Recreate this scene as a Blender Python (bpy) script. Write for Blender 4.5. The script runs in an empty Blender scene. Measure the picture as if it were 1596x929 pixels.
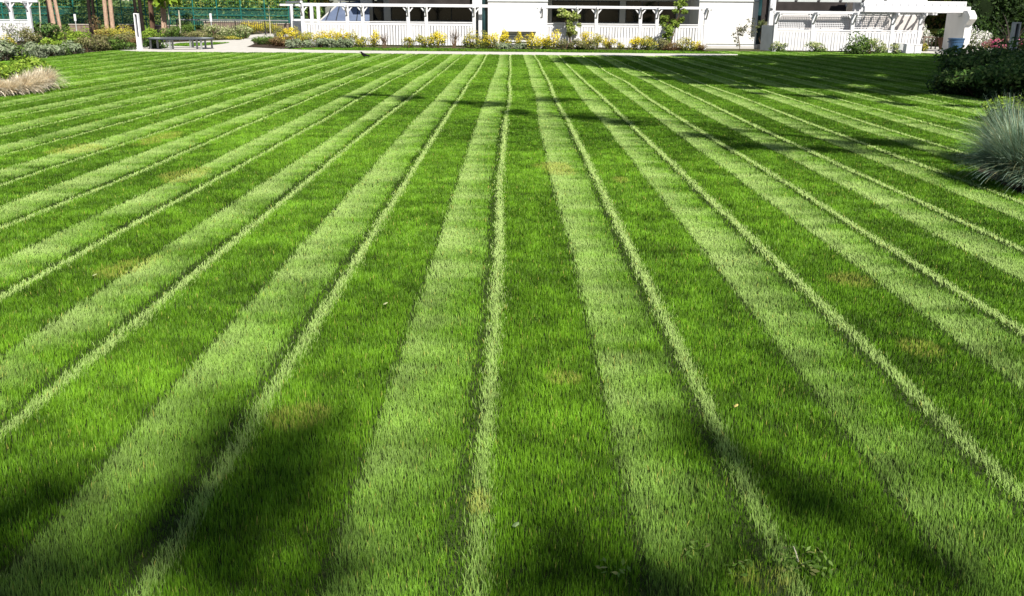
import bpy, bmesh, math, random
import numpy as np
from mathutils import Vector, Matrix

# ------------------------------------------------------------------ camera, sky, sun, exposure
S = bpy.context.scene
C = S.collection
CAMH, FPX, ROLL, YH = 1.7, 1400.0, 0.0087, 21.0
PITCH = math.atan((464.5 - YH) / FPX)
cp, sp, cr, sr = math.cos(PITCH), math.sin(PITCH), math.cos(ROLL), math.sin(ROLL)
cam_d = bpy.data.cameras.new('camera'); cam = bpy.data.objects.new('camera', cam_d); C.objects.link(cam)
right = Vector((cr, sr * sp, sr * cp)); up = Vector((-sr, cr * sp, cr * cp)); fwd = Vector((0, cp, -sp))
M = Matrix((right, up, -fwd)).transposed().to_4x4(); M.translation = (0, 0, CAMH)
cam.matrix_world = M
cam_d.sensor_width = 36.0; cam_d.lens = FPX / 1596 * 36.0
cam_d.clip_start = 0.05; cam_d.clip_end = 2000
S.camera = cam

SUN_EL = math.radians(46); SH = Vector((0.40, -0.916, 0)).normalized()
to_sun = Vector((SH.x * math.cos(SUN_EL), SH.y * math.cos(SUN_EL), math.sin(SUN_EL)))
world = bpy.data.worlds.new('World'); S.world = world; world.use_nodes = True
nt = world.node_tree; nt.nodes.clear()
sky = nt.nodes.new('ShaderNodeTexSky'); sky.sky_type = 'NISHITA'; sky.sun_disc = False
sky.sun_elevation = SUN_EL; sky.sun_rotation = math.atan2(SH.x, SH.y)
bgn = nt.nodes.new('ShaderNodeBackground'); bgn.inputs['Strength'].default_value = 0.055
wo = nt.nodes.new('ShaderNodeOutputWorld')
nt.links.new(sky.outputs[0], bgn.inputs[0]); nt.links.new(bgn.outputs[0], wo.inputs[0])
sd = bpy.data.lights.new('sun', 'SUN'); sd.energy = 4.8; sd.angle = math.radians(0.5); sd.color = (1.0, 0.95, 0.86)
sun = bpy.data.objects.new('sun', sd); C.objects.link(sun)
sun.rotation_euler = (-to_sun).to_track_quat('-Z', 'Y').to_euler(); sun.location = (10, -10, 30)
S.view_settings.view_transform = 'Standard'; S.view_settings.look = 'None'
S.view_settings.exposure = 0.86; S.view_settings.gamma = 1.0; S.view_settings.use_curve_mapping = False
S.cycles.max_bounces = 6; S.cycles.diffuse_bounces = 3; S.cycles.transparent_max_bounces = 12

# ------------------------------------------------------------------ measuring helpers (metres in the place)
def ray(px, py):
    x = px - 798; y = 464.5 - py
    x, y = x * cr - y * sr, x * sr + y * cr
    return x, FPX * cp + y * sp, y * cp - FPX * sp
def G(px, py):
    r = ray(px, py); t = -CAMH / r[2]; return r[0] * t, r[1] * t
def P(px, py, Y):
    r = ray(px, py); t = Y / r[1]; return r[0] * t, CAMH + r[2] * t      # X, Z on the plane at depth Y
def XA(px, Y, py=40): return P(px, py, Y)[0]

rng = np.random.default_rng(7)
rnd = random.Random(3)

# ------------------------------------------------------------------ materials
def mat(name, col, rough=0.7, spec=0.3, metal=0.0, noise=0.0, nscale=4.0, bump=0.0, bscale=40.0, col2=None, mapping=None):
    m = bpy.data.materials.new(name); m.use_nodes = True
    n = m.node_tree.nodes; l = m.node_tree.links; b = n['Principled BSDF']
    b.inputs['Roughness'].default_value = rough; b.inputs['Specular IOR Level'].default_value = spec
    b.inputs['Metallic'].default_value = metal
    b.inputs['Base Color'].default_value = (*col, 1)
    if noise or col2:
        tc = n.new('ShaderNodeTexCoord'); tx = n.new('ShaderNodeTexNoise'); tx.inputs['Scale'].default_value = nscale
        tx.inputs['Detail'].default_value = 6
        src = tc.outputs['Object']
        if mapping:
            mp = n.new('ShaderNodeMapping'); mp.inputs['Scale'].default_value = mapping
            l.new(src, mp.inputs[0]); src = mp.outputs[0]
        l.new(src, tx.inputs['Vector'])
        r = n.new('ShaderNodeValToRGB'); r.color_ramp.elements[0].position = 0.3; r.color_ramp.elements[1].position = 0.7
        a = tuple(c * (1 - noise) for c in col); bb = col2 if col2 else tuple(min(1, c * (1 + noise)) for c in col)
        r.color_ramp.elements[0].color = (*a, 1); r.color_ramp.elements[1].color = (*bb, 1)
        l.new(tx.outputs[0], r.inputs[0]); l.new(r.outputs[0], b.inputs['Base Color'])
    if bump:
        tc = n.new('ShaderNodeTexCoord'); t2 = n.new('ShaderNodeTexNoise'); t2.inputs['Scale'].default_value = bscale
        t2.inputs['Detail'].default_value = 5
        bp = n.new('ShaderNodeBump'); bp.inputs['Strength'].default_value = bump; bp.inputs['Distance'].default_value = 0.03
        l.new(tc.outputs['Object'], t2.inputs['Vector']); l.new(t2.outputs[0], bp.inputs['Height']); l.new(bp.outputs[0], b.inputs['Normal'])
    return m

def leaf_mat(name, trans=0.3, rough=0.55, spec=0.25):
    m = bpy.data.materials.new(name); m.use_nodes = True
    n = m.node_tree.nodes; l = m.node_tree.links; b = n['Principled BSDF']; o = n['Material Output']
    a = n.new('ShaderNodeAttribute'); a.attribute_name = 'Col'
    l.new(a.outputs['Color'], b.inputs['Base Color'])
    b.inputs['Roughness'].default_value = rough; b.inputs['Specular IOR Level'].default_value = spec
    t = n.new('ShaderNodeBsdfTranslucent'); mx = n.new('ShaderNodeMixShader'); mx.inputs[0].default_value = trans
    l.new(a.outputs['Color'], t.inputs['Color'])
    l.new(b.outputs[0], mx.inputs[1]); l.new(t.outputs[0], mx.inputs[2]); l.new(mx.outputs[0], o.inputs['Surface'])
    return m

M_grass = leaf_mat('grass_blades', 0.24, 0.55, 0.18)
M_leaf = leaf_mat('leaves', 0.28, 0.6, 0.2)
M_soilgreen = mat('turf_soil', (0.03, 0.045, 0.012), 0.95, 0.1, noise=0.4, nscale=30, bump=0.6, bscale=60)
M_mulch = mat('mulch', (0.05, 0.036, 0.026), 0.95, 0.1, noise=0.45, nscale=9, bump=1.0, bscale=25)
M_earth = mat('earth', (0.10, 0.085, 0.05), 0.95, 0.1, noise=0.3, nscale=1.5, bump=0.6, bscale=8, col2=(0.10, 0.11, 0.045))
M_conc = mat('concrete', (0.46, 0.44, 0.40), 0.85, 0.2, noise=0.10, nscale=3, bump=0.15, bscale=60)
M_white = mat('white_paint', (0.60, 0.60, 0.62), 0.5, 0.3, noise=0.07, nscale=4)
M_render = mat('white_render', (0.66, 0.655, 0.64), 0.85, 0.2, noise=0.07, nscale=1.6, mapping=(2.2, 1, .35), bump=0.1, bscale=50)
M_greywall = mat('grey_render', (0.44, 0.43, 0.42), 0.85, 0.2, noise=0.05, nscale=2)
M_tan = mat('tan_render', (0.55, 0.47, 0.38), 0.85, 0.2, noise=0.05, nscale=2)
M_soffit = mat('dark_soffit', (0.03, 0.025, 0.024), 0.8, 0.2, noise=0.3, nscale=2)
M_glass = mat('dark_window_glass', (0.006, 0.008, 0.006), 0.08, 0.35, noise=0.5, nscale=1.4)
M_teal = mat('teal_glass', (0.012, 0.035, 0.04), 0.12, 0.4, noise=0.7, nscale=2.2, mapping=(1, 1, .4))
M_skyglass = mat('sloped_glass', (0.16, 0.2, 0.30), 0.22, 0.6, 0.25, noise=0.25, nscale=.7)  # blue reflection of the sky is tinted into the base colour
M_frame = mat('dark_frame', (0.03, 0.035, 0.045), 0.5, 0.3)
M_louvre = mat('louvre_shade', (0.10, 0.075, 0.065), 0.8, 0.2)
M_metal = mat('grey_metal', (0.27, 0.28, 0.28), 0.45, 0.4, 0.3, noise=0.12, nscale=5)
M_metal2 = mat('grey_slats', (0.20, 0.21, 0.22), 0.5, 0.4, 0.2, noise=0.2, nscale=6)
M_black = mat('black_metal', (0.02, 0.02, 0.022), 0.6, 0.3)
M_lampw = mat('lamp_white', (0.72, 0.72, 0.74), 0.4, 0.4, noise=0.04)
M_lampg = mat('lamp_grey', (0.40, 0.42, 0.42), 0.4, 0.4, noise=0.06)
M_bin = mat('blue_plastic', (0.03, 0.075, 0.15), 0.45, 0.4, noise=0.12, nscale=4)
M_wood = mat('weathered_boards', (0.20, 0.15, 0.12), 0.9, 0.2, noise=0.35, nscale=3, mapping=(6, 1, 1))
M_woodcap = mat('pale_cap', (0.42, 0.38, 0.33), 0.85, 0.2, noise=0.1)
M_barktan = mat('tan_bark', (0.36, 0.25, 0.18), 0.95, 0.1, noise=0.35, nscale=4, mapping=(6, 6, 1), bump=1.0, bscale=14)
M_barkdark = mat('dark_bark', (0.018, 0.014, 0.012), 0.95, 0.1, noise=0.4, nscale=5, bump=1.0, bscale=14)
M_barkbrown = mat('brown_bark', (0.10, 0.06, 0.04), 0.95, 0.1, noise=0.6, nscale=5, mapping=(6, 6, 1), bump=1.0, bscale=14)
M_stem = mat('pale_stem', (0.42, 0.40, 0.30), 0.9, 0.1, noise=0.2, nscale=8)
M_stem2 = mat('brown_stem', (0.12, 0.08, 0.05), 0.9, 0.1, noise=0.2, nscale=8)
M_teal_post = mat('teal_post', (0.01, 0.13, 0.11), 0.5, 0.3)
M_crow = mat('crow_feathers', (0.006, 0.006, 0.008), 0.7, 0.12, noise=0.3, nscale=30)
M_beak = mat('beak', (0.015, 0.015, 0.015), 0.35, 0.4)
M_cloth = bpy.data.materials.new('windscreen_mesh'); M_cloth.use_nodes = True
_n = M_cloth.node_tree.nodes; _l = M_cloth.node_tree.links
_b = _n['Principled BSDF']; _b.inputs['Base Color'].default_value = (0.012, 0.10, 0.085, 1); _b.inputs['Roughness'].default_value = 0.8
_t = _n.new('ShaderNodeBsdfTransparent'); _m = _n.new('ShaderNodeMixShader'); _m.inputs[0].default_value = 0.30
_l.new(_t.outputs[0], _m.inputs[1]); _l.new(_b.outputs[0], _m.inputs[2]); _l.new(_m.outputs[0], _n['Material Output'].inputs['Surface'])

# ------------------------------------------------------------------ object helpers
def link(o, parent=None):
    C.objects.link(o)
    if parent is not None:
        o.parent = parent; o.matrix_parent_inverse = Matrix.Translation(-parent.location) if parent.type == 'EMPTY' or parent.parent is None else Matrix.Identity(4)
    return o
def tag(o, label=None, cat=None, group=None, kind=None):
    if label: o['label'] = label
    if cat: o['category'] = cat
    if group: o['group'] = group
    if kind: o['kind'] = kind
    return o
def thing(name, label, cat, loc, group=None):
    o = bpy.data.objects.new(name, None); o.empty_display_size = 0.2; o.location = loc; C.objects.link(o)
    return tag(o, label, cat, group)
class MB:
    """collects boxes, bars and tubes in world metres; build() links them as one mesh"""
    def __init__(s): s.bm = bmesh.new()
    def box(s, x0, x1, y0, y1, z0, z1, bev=0.0):
        r = bmesh.ops.create_cube(s.bm, size=1.0)
        for v in r['verts']:
            v.co = Vector(((x0 + x1) / 2 + v.co.x * (x1 - x0), (y0 + y1) / 2 + v.co.y * (y1 - y0), (z0 + z1) / 2 + v.co.z * (z1 - z0)))
        if bev:
            es = list({e for v in r['verts'] for e in v.link_edges})
            bmesh.ops.bevel(s.bm, geom=es, offset=bev, segments=2, affect='EDGES', profile=0.5)
        return s
    def bar(s, a, b, w, t):
        a = Vector(a); b = Vector(b); d = b - a; L = d.length
        q = d.to_track_quat('Z', 'Y').to_matrix()
        r = bmesh.ops.create_cube(s.bm, size=1.0)
        for v in r['verts']:
            v.co = a + d * 0.5 + q @ Vector((v.co.x * w, v.co.y * t, v.co.z * L))
        return s
    def tube(s, pts, rads, seg=8):
        rings = []
        for i, p in enumerate(pts):
            p = Vector(p)
            d = (Vector(pts[min(i + 1, len(pts) - 1)]) - Vector(pts[max(i - 1, 0)])).normalized()
            q = d.to_track_quat('Z', 'Y').to_matrix()
            rings.append([s.bm.verts.new(p + q @ Vector((math.cos(2 * math.pi * k / seg), math.sin(2 * math.pi * k / seg), 0)) * rads[i]) for k in range(seg)])
        for a, b in zip(rings, rings[1:]):
            for k in range(seg):
                s.bm.faces.new((a[k], a[(k + 1) % seg], b[(k + 1) % seg], b[k]))
        s.bm.faces.new(rings[0][::-1]); s.bm.faces.new(rings[-1])
        return s
    def prism(s, pts, z0, z1):
        lo = [s.bm.verts.new((x, y, z0)) for x, y in pts]; hi = [s.bm.verts.new((x, y, z1)) for x, y in pts]
        n = len(pts)
        s.bm.faces.new(hi); s.bm.faces.new(lo[::-1])
        for i in range(n):
            s.bm.faces.new((lo[i], lo[(i + 1) % n], hi[(i + 1) % n], hi[i]))
        return s
    def sheet(s, pts, z):
        s.bm.faces.new([s.bm.verts.new((x, y, z)) for x, y in pts]); return s
    def build(s, name, m, parent=None, smooth=False, solid=0):
        me = bpy.data.meshes.new(name); bmesh.ops.recalc_face_normals(s.bm, faces=s.bm.faces[:]) if not solid else None
        s.bm.to_mesh(me); s.bm.free(); me.materials.append(m)
        if smooth:
            for p in me.polygons: p.use_smooth = True
        o = bpy.data.objects.new(name, me); C.objects.link(o)
        if parent is not None:
            o.parent = parent
            off = Vector((0, 0, 0)); q = parent
            while q is not None: off += q.location; q = q.parent
            me.transform(Matrix.Translation(-off))
        return o

def npmesh(name, V, faces4, cols, m, parent=None, faces3=None, origin=None):
    """fast mesh from numpy arrays; cols per vertex"""
    me = bpy.data.meshes.new(name)
    if origin is not None: V = V - np.array(origin)[None]
    nv = len(V); n4 = 0 if faces4 is None else len(faces4); n3 = 0 if faces3 is None else len(faces3)
    me.vertices.add(nv); me.vertices.foreach_set('co', V.astype(np.float32).ravel())
    li = []; 
    if n4: li.append(faces4.ravel())
    if n3: li.append(faces3.ravel())
    li = np.concatenate(li).astype(np.int32)
    me.loops.add(len(li)); me.loops.foreach_set('vertex_index', li)
    st = np.concatenate([np.arange(n4) * 4, n4 * 4 + np.arange(n3) * 3]).astype(np.int32)
    me.polygons.add(n4 + n3); me.polygons.foreach_set('loop_start', st)
    me.update(calc_edges=True)
    ca = me.color_attributes.new('Col', 'FLOAT_COLOR', 'POINT')
    c4 = np.ones((nv, 4), np.float32); c4[:, :3] = cols; ca.data.foreach_set('color', c4.ravel())
    me.materials.append(m)
    o = bpy.data.objects.new(name, me); C.objects.link(o)
    if parent is not None: o.parent = parent
    return o

def inpoly(x, y, poly):
    r = np.zeros(x.shape, bool); n = len(poly)
    for i in range(n):
        x0, y0 = poly[i]; x1, y1 = poly[(i + 1) % n]
        c = ((y0 > y) != (y1 > y))
        with np.errstate(divide='ignore', invalid='ignore'):
            xi = (x1 - x0) * (y - y0) / (y1 - y0 + 1e-12) + x0
        r ^= c & (x < xi)
    return r
_lat = rng.random((256, 256))
def vnoise(x, y):
    xi = np.floor(x).astype(int); yi = np.floor(y).astype(int); fx = x - xi; fy = y - yi
    fx = fx * fx * (3 - 2 * fx); fy = fy * fy * (3 - 2 * fy)
    g = lambda a, b: _lat[a % 256, b % 256]
    return (g(xi, yi) * (1 - fx) + g(xi + 1, yi) * fx) * (1 - fy) + (g(xi, yi + 1) * (1 - fx) + g(xi + 1, yi + 1) * fx) * fy

# ------------------------------------------------------------------ ground, lawn, paths
g = MB(); g.sheet([(-400, -60), (400, -60), (400, 600), (-400, 600)], 0.0)
tag(g.build('ground', M_earth), kind='structure')

lawn_px = [(-700, 122), (0, 97.5), (50, 93.5), (100, 87), (150, 82), (180, 79.5), (213, 81.4), (260, 82.3), (340, 82.6), (470, 83), (600, 84.6), (850, 87), (1000, 88.6), (1080, 88.6), (1150, 87.2)]
lawn = [(-40, 0.2), (-40, 20)] + [G(*p) for p in lawn_px] + [(9.8, 42.4), (9.8, 45.4), (19.5, 45.2), (20.2, 42.4), (26, 41.6), (34, 40), (40, 20), (40, 0.2)]
verge = [G(430, 77.6), G(600, 80.0), G(850, 82.2), G(1000, 83.8), G(1150, 84.8), (9.8, 42.4), (9.8, 45.4), (5, 46.0), (-3, 46.2), (-8, 46.4), (-9.5, 46)]
patch = [G(258, 72), G(300, 73.3), G(336, 70.5), G(358, 67.6), G(330, 67.4), G(280, 68.6)]
def sm(poly, z, name, m):
    b = MB(); b.sheet(poly, z); o = b.build(name, m, solid=1); return o
bed_right = [(4.6, 7.6), (5.05, 8.7), (5.2, 9.6), (5.32, 10.3), (5.8, 11.0), (7.2, 12.0), (9.0, 14.4), (9.6, 17.2), (10.3, 19.0), (10.0, 20.8), (10.6, 23), (12, 26), (15.5, 31), (19, 36.5), (22, 40.5), (40, 41), (40, 7.6)]
bed_left = [(-40, 17.6), (-13, 18.2), (-10.7, 18.6), (-10.25, 19.4), (-10.4, 20.4), (-11.0, 22.0), (-12.2, 24.0), (-16, 25.6), (-40, 28)]
tag(sm(lawn, 0.006, 'lawn_ground', M_soilgreen), kind='structure')
tag(sm(verge, 0.006, 'verge_ground', M_soilgreen), kind='structure')
tag(sm(bed_right, 0.012, 'planting_bed_soil', M_mulch), kind='structure')
tag(sm(bed_left, 0.012, 'planting_bed_soil', M_mulch), kind='structure')
bank = [G(-600, 120), G(0, 97.5), G(50, 93.5), G(100, 87), G(150, 82), G(180, 79.5), G(182, 75), G(258, 72), G(280, 68.4), G(300, 62), (-24, 66), (-60, 66)]
tag(sm(bank, 0.008, 'planting_bed_soil', M_mulch), kind='structure')
isl = [G(384, 73.2), G(430, 75.8), G(480, 77.6), (-9.5, 46), (-8, 46.4), (-3, 46.2), (5, 46.0), (9.8, 45.4), (9.8, 47.2), (-8, 47.8), (-11, 49), (-12.4, 53), G(398, 63)]
tag(sm(isl, 0.010, 'planting_bed_soil', M_mulch), kind='structure')
pathp = [G(175, 78), G(213, 81.2), G(260, 82.1), G(340, 82.4), G(470, 82.8), G(600, 84.4), G(850, 86.8), G(1000, 88.4), G(1080, 88.4), G(1150, 87.0),
         G(1150, 85.2), G(1080, 84.6), G(1000, 84.0), G(850, 82.4), G(600, 80.2), G(470, 78.4), G(430, 76.6), G(384, 74), G(396, 69), G(393, 63.5), G(396, 60.5),
         G(389, 58.5), G(384, 61), G(370, 62), G(332, 64), G(240, 68), G(215, 73)]
b = MB(); b.prism(pathp, -0.05, 0.025); tag(b.build('path', M_conc), kind='structure')
b = MB(); b.prism([G(388, 58.5), G(396, 60.2), G(450, 57), G(520, 56), (-6, 70), (-20, 75), G(390, 55)], -0.05, 0.02); tag(b.build('path', M_conc), kind='structure')
b = MB(); b.sheet(patch, 0.032); tag(b.build('lawn_patch_ground', M_soilgreen, solid=1), kind='structure')
b = MB(); b.prism([(19.6, 45.2), (20.3, 42.5), (24.2, 42.0), (24.6, 47), (30, 52), (30, 62), (19, 62)], -0.05, 0.06); tag(b.build('paving', M_conc), kind='structure')

def strips(x, y):
    """mower passes: signed position inside the one metre pair of passes, and irregularity"""
    u0 = x + 0.11
    k = np.round(u0 - 0.2)
    w = (vnoise(y * 0.21 + 17 * k, k * 3.7 + 9) - .5) * 0.095 + (vnoise(y * 0.8 + 5 * k, k * 1.7) - .5) * 0.014
    w = w * np.clip(np.abs(y) / 10, 0.3, 1.1)
    u = u0 + w + 0.02 * np.clip(-x - 6, 0, 10)
    return u - np.floor(u)

def grass(name, polys, N, ymin, ymax, halfw, holes, label, p=0.2, base_len=.030, rngk=1, stripes=True, zoff=0.006, scale=1.0):
    r = np.random.default_rng(rngk)
    e = 1 - p
    if ymin < 20:
        t = r.random(N); Y = ((ymin ** e) + t * (ymax ** e - ymin ** e)) ** (1 / e)
        X = (r.random(N) * 2 - 1) * (0.60 * Y + 1.0)
    else:
        xs = [q[0] for q in polys[0]]; X = min(xs) + r.random(N) * (max(xs) - min(xs)); Y = ymin + r.random(N) * (ymax - ymin)
    ok = np.zeros(N, bool)
    for q in polys: ok |= inpoly(X, Y, q)
    for q in holes: ok &= ~inpoly(X, Y, q)
    X = X[ok]; Y = Y[ok]; n = len(X)
    D = np.sqrt(X ** 2 + Y ** 2)
    f = strips(X, Y)
    if not stripes: f = np.full(n, .3)
    f = (f + 0.06 * 0) % 1.0
    jit = r.normal(0, .010 + .018 * vnoise(X * 3, Y * 3), n); fj = (f + jit) % 1.0
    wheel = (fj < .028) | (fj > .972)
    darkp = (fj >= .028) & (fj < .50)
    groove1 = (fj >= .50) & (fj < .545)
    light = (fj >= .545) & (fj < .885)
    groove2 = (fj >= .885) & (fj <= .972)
    # far left the passes are fainter and less regular
    fade = np.clip(1 - (-X - 7) / 16, 0.45, 1) * np.clip(1 - (X - 7) / 14, .45, 1)
    pat = (vnoise(X * 1.1, Y * 4.5) - .5) * .7 + (vnoise(X * 2.6 + 31, Y * 2.2 + 7) - .5) * .6; pat2 = vnoise(X * .45 + 40, Y * .55 + 11) - .5; pat3 = (vnoise(X * 6, Y * 6) - .5) * .7 + (vnoise(X * 14 + 5, Y * 14 + 9) - .5) * .6; rip = vnoise(X * 1.8 + 60, Y * 9 + 20) - .5
    kk = np.floor(X + .11)
    rowv = (vnoise(kk * 7.3, Y * .05 + 3) - .5)
    lean = np.zeros(n)                      # positive: lying away from the viewer
    lean[darkp] = -.08; lean[light] = (.62 - .30 * np.clip((fj - .58) / .30, 0, 1))[light]; lean[wheel] = .95; lean[groove1] = -.6; lean[groove2] = -.6
    lean = lean * fade + pat * .5 + pat2 * .35 + rowv * .3 + pat3 * .32 + rip * light * .35
    near = np.clip((6.5 - D) / 4, 0, 1)
    lean = lean * (1 - .55 * near)
    lean += r.normal(0, .30, n)
    lean = np.clip(lean, -1.15, 1.25)
    stray = r.random(n) < .02; lean = np.where(stray, r.normal(0, .9, n), lean)
    keep = r.random(n) < np.where(groove1 | groove2, .5, 1.0)
    L = base_len * (1 + .0 * D) * (0.75 + .5 * r.random(n)) * (1 + np.clip(D - 10, 0, 40) / 90)
    L *= np.where(groove1 | groove2, .68, 1.0) * np.where(wheel, .95, 1)
    L *= 1 + pat2 * .3 + pat3 * .25
    wd = (0.0010 + 0.00047 * D ** 1.03) * (0.7 + .6 * r.random(n)) * scale
    az = math.pi / 2 + r.normal(0, .75, n)    # lean heading about +Y
    az = np.where(stray, r.random(n) * 6.28, az); L = np.where(stray, L * 1.45, L)
    hx, hy = np.cos(az), np.sin(az)
    side = az + math.pi / 2 + r.normal(0, .6, n)
    sx, sy = np.cos(side), np.sin(side)
    a1 = lean * .55; a2 = lean * 1.25
    L1 = L * .55; L2 = L * .5
    mx = X + hx * np.sin(a1) * L1; my = Y + hy * np.sin(a1) * L1; mz = np.cos(a1) * L1
    tx = mx + hx * np.sin(a2) * L2; ty = my + hy * np.sin(a2) * L2; tz = mz + np.cos(a2) * L2 
    z0 = np.full(n, zoff)
    V = np.empty((n, 5, 3), np.float32)
    hw = wd / 2
    V[:, 0] = np.stack([X - sx * hw, Y - sy * hw, z0 - .002], 1); V[:, 1] = np.stack([X + sx * hw, Y + sy * hw, z0 - .002], 1)
    V[:, 2] = np.stack([mx + sx * hw * .9, my + sy * hw * .9, z0 + mz], 1); V[:, 3] = np.stack([mx - sx * hw * .9, my - sy * hw * .9, z0 + mz], 1)
    V[:, 4] = np.stack([tx, ty, z0 + tz], 1)
    # blade colours; stripe sheen and paler undersides are painted in through the pale mix
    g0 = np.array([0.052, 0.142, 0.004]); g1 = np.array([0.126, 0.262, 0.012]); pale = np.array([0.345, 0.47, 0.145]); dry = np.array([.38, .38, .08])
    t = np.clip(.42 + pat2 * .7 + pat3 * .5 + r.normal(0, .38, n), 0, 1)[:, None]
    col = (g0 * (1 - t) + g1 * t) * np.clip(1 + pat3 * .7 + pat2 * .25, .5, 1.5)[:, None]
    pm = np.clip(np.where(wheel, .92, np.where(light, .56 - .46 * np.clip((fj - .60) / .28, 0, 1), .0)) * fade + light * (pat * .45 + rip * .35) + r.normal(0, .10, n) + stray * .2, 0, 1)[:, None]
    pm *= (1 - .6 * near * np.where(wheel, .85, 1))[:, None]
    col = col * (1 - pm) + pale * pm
    dm = (r.random(n) < .010).astype(float)
    for (dx, dy, rx, ry) in DRY:
        q = ((X - dx) / rx) ** 2 + ((Y - dy) / ry) ** 2 + (vnoise(X * 4, Y * 4) - .5) * 1.1
        dm = np.maximum(dm, np.clip(1.1 - q, 0, .55) * (r.random(n) < .65))
    dm = dm[:, None]; col = col * (1 - dm) + dry * dm
    V = V[keep]; col = col[keep]; n = len(V)
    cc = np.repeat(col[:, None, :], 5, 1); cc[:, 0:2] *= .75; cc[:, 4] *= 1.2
    base = (np.arange(n) * 5)[:, None]
    f4 = base + np.array([[0, 1, 2, 3]]); f3 = base + np.array([[3, 2, 4]])
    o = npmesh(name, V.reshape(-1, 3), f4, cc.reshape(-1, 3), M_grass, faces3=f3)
    tag(o, label, 'grass', kind='stuff')
    return o
DRY = []
for (px, py, wx, wy) in [(250, 217, .22, .7), (290, 276, .25, .5), (205, 420, .2, .3), (1330, 440, .16, .2), (1430, 548, .12, .14), (872, 268, .2, .45), (876, 595, .10, .10), (860, 262, .3, .3), (965, 283, .12, .2), (120, 235, .3, .5), (470, 655, .14, .14), (1180, 905, .12, .1), (745, 790, .05, .1)]:
    gx, gy = G(px, py); DRY.append((gx, gy, wx, wy))
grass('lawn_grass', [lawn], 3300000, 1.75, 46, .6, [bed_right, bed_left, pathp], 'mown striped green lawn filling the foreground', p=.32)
grass('verge_grass', [verge], 26000, 41, 47, .6, [], 'thin olive grass verge between white path and shrub bed', rngk=2, stripes=False)
grass('patch_grass', [patch], 8000, 43, 60, .6, [], 'small grass patch behind the ring bench', rngk=3, stripes=False, zoff=.034)

# ------------------------------------------------------------------ plants
def rot_leaves(r, n, pts, nrm_bias, size, elong, cols, jitter=.9):
    nr = nrm_bias + r.normal(0, jitter, (n, 3)); nr /= np.linalg.norm(nr, axis=1)[:, None] + 1e-9
    t = r.normal(0, 1, (n, 3)); t -= (t * nr).sum(1)[:, None] * nr; t /= np.linalg.norm(t, axis=1)[:, None] + 1e-9
    b = np.cross(nr, t)
    s = size * (0.6 + .8 * r.random(n))[:, None]
    V = np.empty((n, 4, 3)); 
    V[:, 0] = pts - t * s * elong * .5; V[:, 1] = pts + b * s * .36 + nr * s * .08; V[:, 2] = pts + t * s * elong * .5; V[:, 3] = pts - b * s * .36 + nr * s * .08
    f = (np.arange(n) * 4)[:, None] + np.array([[0, 1, 2, 3]])
    return V.reshape(-1, 3), f, np.repeat(cols, 4, 0)

def crown_points(r, n, c, rad, lumps, core=.25, lumpr=.42, vmin=None):
    """points spread through an uneven crown built from many lobes"""
    c = np.array(c, float); rad = np.array(rad, float)
    lc = r.normal(0, 1, (lumps, 3)); lc /= np.linalg.norm(lc, axis=1)[:, None]
    lc *= (.45 + .35 * r.random(lumps))[:, None]
    lr = lumpr * (.65 + .7 * r.random(lumps))
    k = r.integers(0, lumps, n)
    d = r.normal(0, 1, (n, 3)); d /= np.linalg.norm(d, axis=1)[:, None]
    rr = (core + (1 - core) * r.random(n)) ** .5
    p = lc[k] + d * (lr[k] * rr)[:, None]
    out = p + d * .5
    return c + p * rad, out, k, p

def palette(r, n, cols, w=None):
    cols = np.array(cols, float); k = r.choice(len(cols), n, p=w)
    return cols[k] * (0.8 + .4 * r.random(n))[:, None]

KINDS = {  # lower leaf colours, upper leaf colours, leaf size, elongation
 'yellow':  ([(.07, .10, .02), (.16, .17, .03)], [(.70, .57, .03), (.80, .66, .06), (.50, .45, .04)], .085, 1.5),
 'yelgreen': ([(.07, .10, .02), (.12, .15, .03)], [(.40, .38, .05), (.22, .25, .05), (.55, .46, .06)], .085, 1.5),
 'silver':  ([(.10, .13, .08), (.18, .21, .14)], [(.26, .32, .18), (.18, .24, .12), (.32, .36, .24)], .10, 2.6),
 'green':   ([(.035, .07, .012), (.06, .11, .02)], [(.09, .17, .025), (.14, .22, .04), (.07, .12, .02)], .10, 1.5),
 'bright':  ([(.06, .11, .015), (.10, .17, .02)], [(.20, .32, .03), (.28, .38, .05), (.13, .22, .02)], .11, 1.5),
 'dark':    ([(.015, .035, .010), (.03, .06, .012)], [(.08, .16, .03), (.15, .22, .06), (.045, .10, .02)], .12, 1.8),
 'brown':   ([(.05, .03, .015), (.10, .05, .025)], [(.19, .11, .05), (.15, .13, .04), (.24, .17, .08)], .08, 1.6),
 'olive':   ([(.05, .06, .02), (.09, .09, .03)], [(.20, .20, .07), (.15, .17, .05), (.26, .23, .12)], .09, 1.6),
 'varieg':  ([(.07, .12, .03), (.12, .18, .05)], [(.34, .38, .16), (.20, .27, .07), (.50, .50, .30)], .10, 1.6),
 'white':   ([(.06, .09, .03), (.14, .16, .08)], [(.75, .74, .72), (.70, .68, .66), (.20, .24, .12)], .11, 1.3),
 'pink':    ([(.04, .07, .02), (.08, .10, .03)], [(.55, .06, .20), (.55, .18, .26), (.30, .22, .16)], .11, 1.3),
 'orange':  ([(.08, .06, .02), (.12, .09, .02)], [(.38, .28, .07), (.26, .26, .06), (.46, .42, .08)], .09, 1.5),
 'red':     ([(.05, .03, .02), (.06, .05, .02)], [(.45, .10, .06), (.35, .16, .10), (.20, .12, .05)], .09, 1.4),
}
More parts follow.
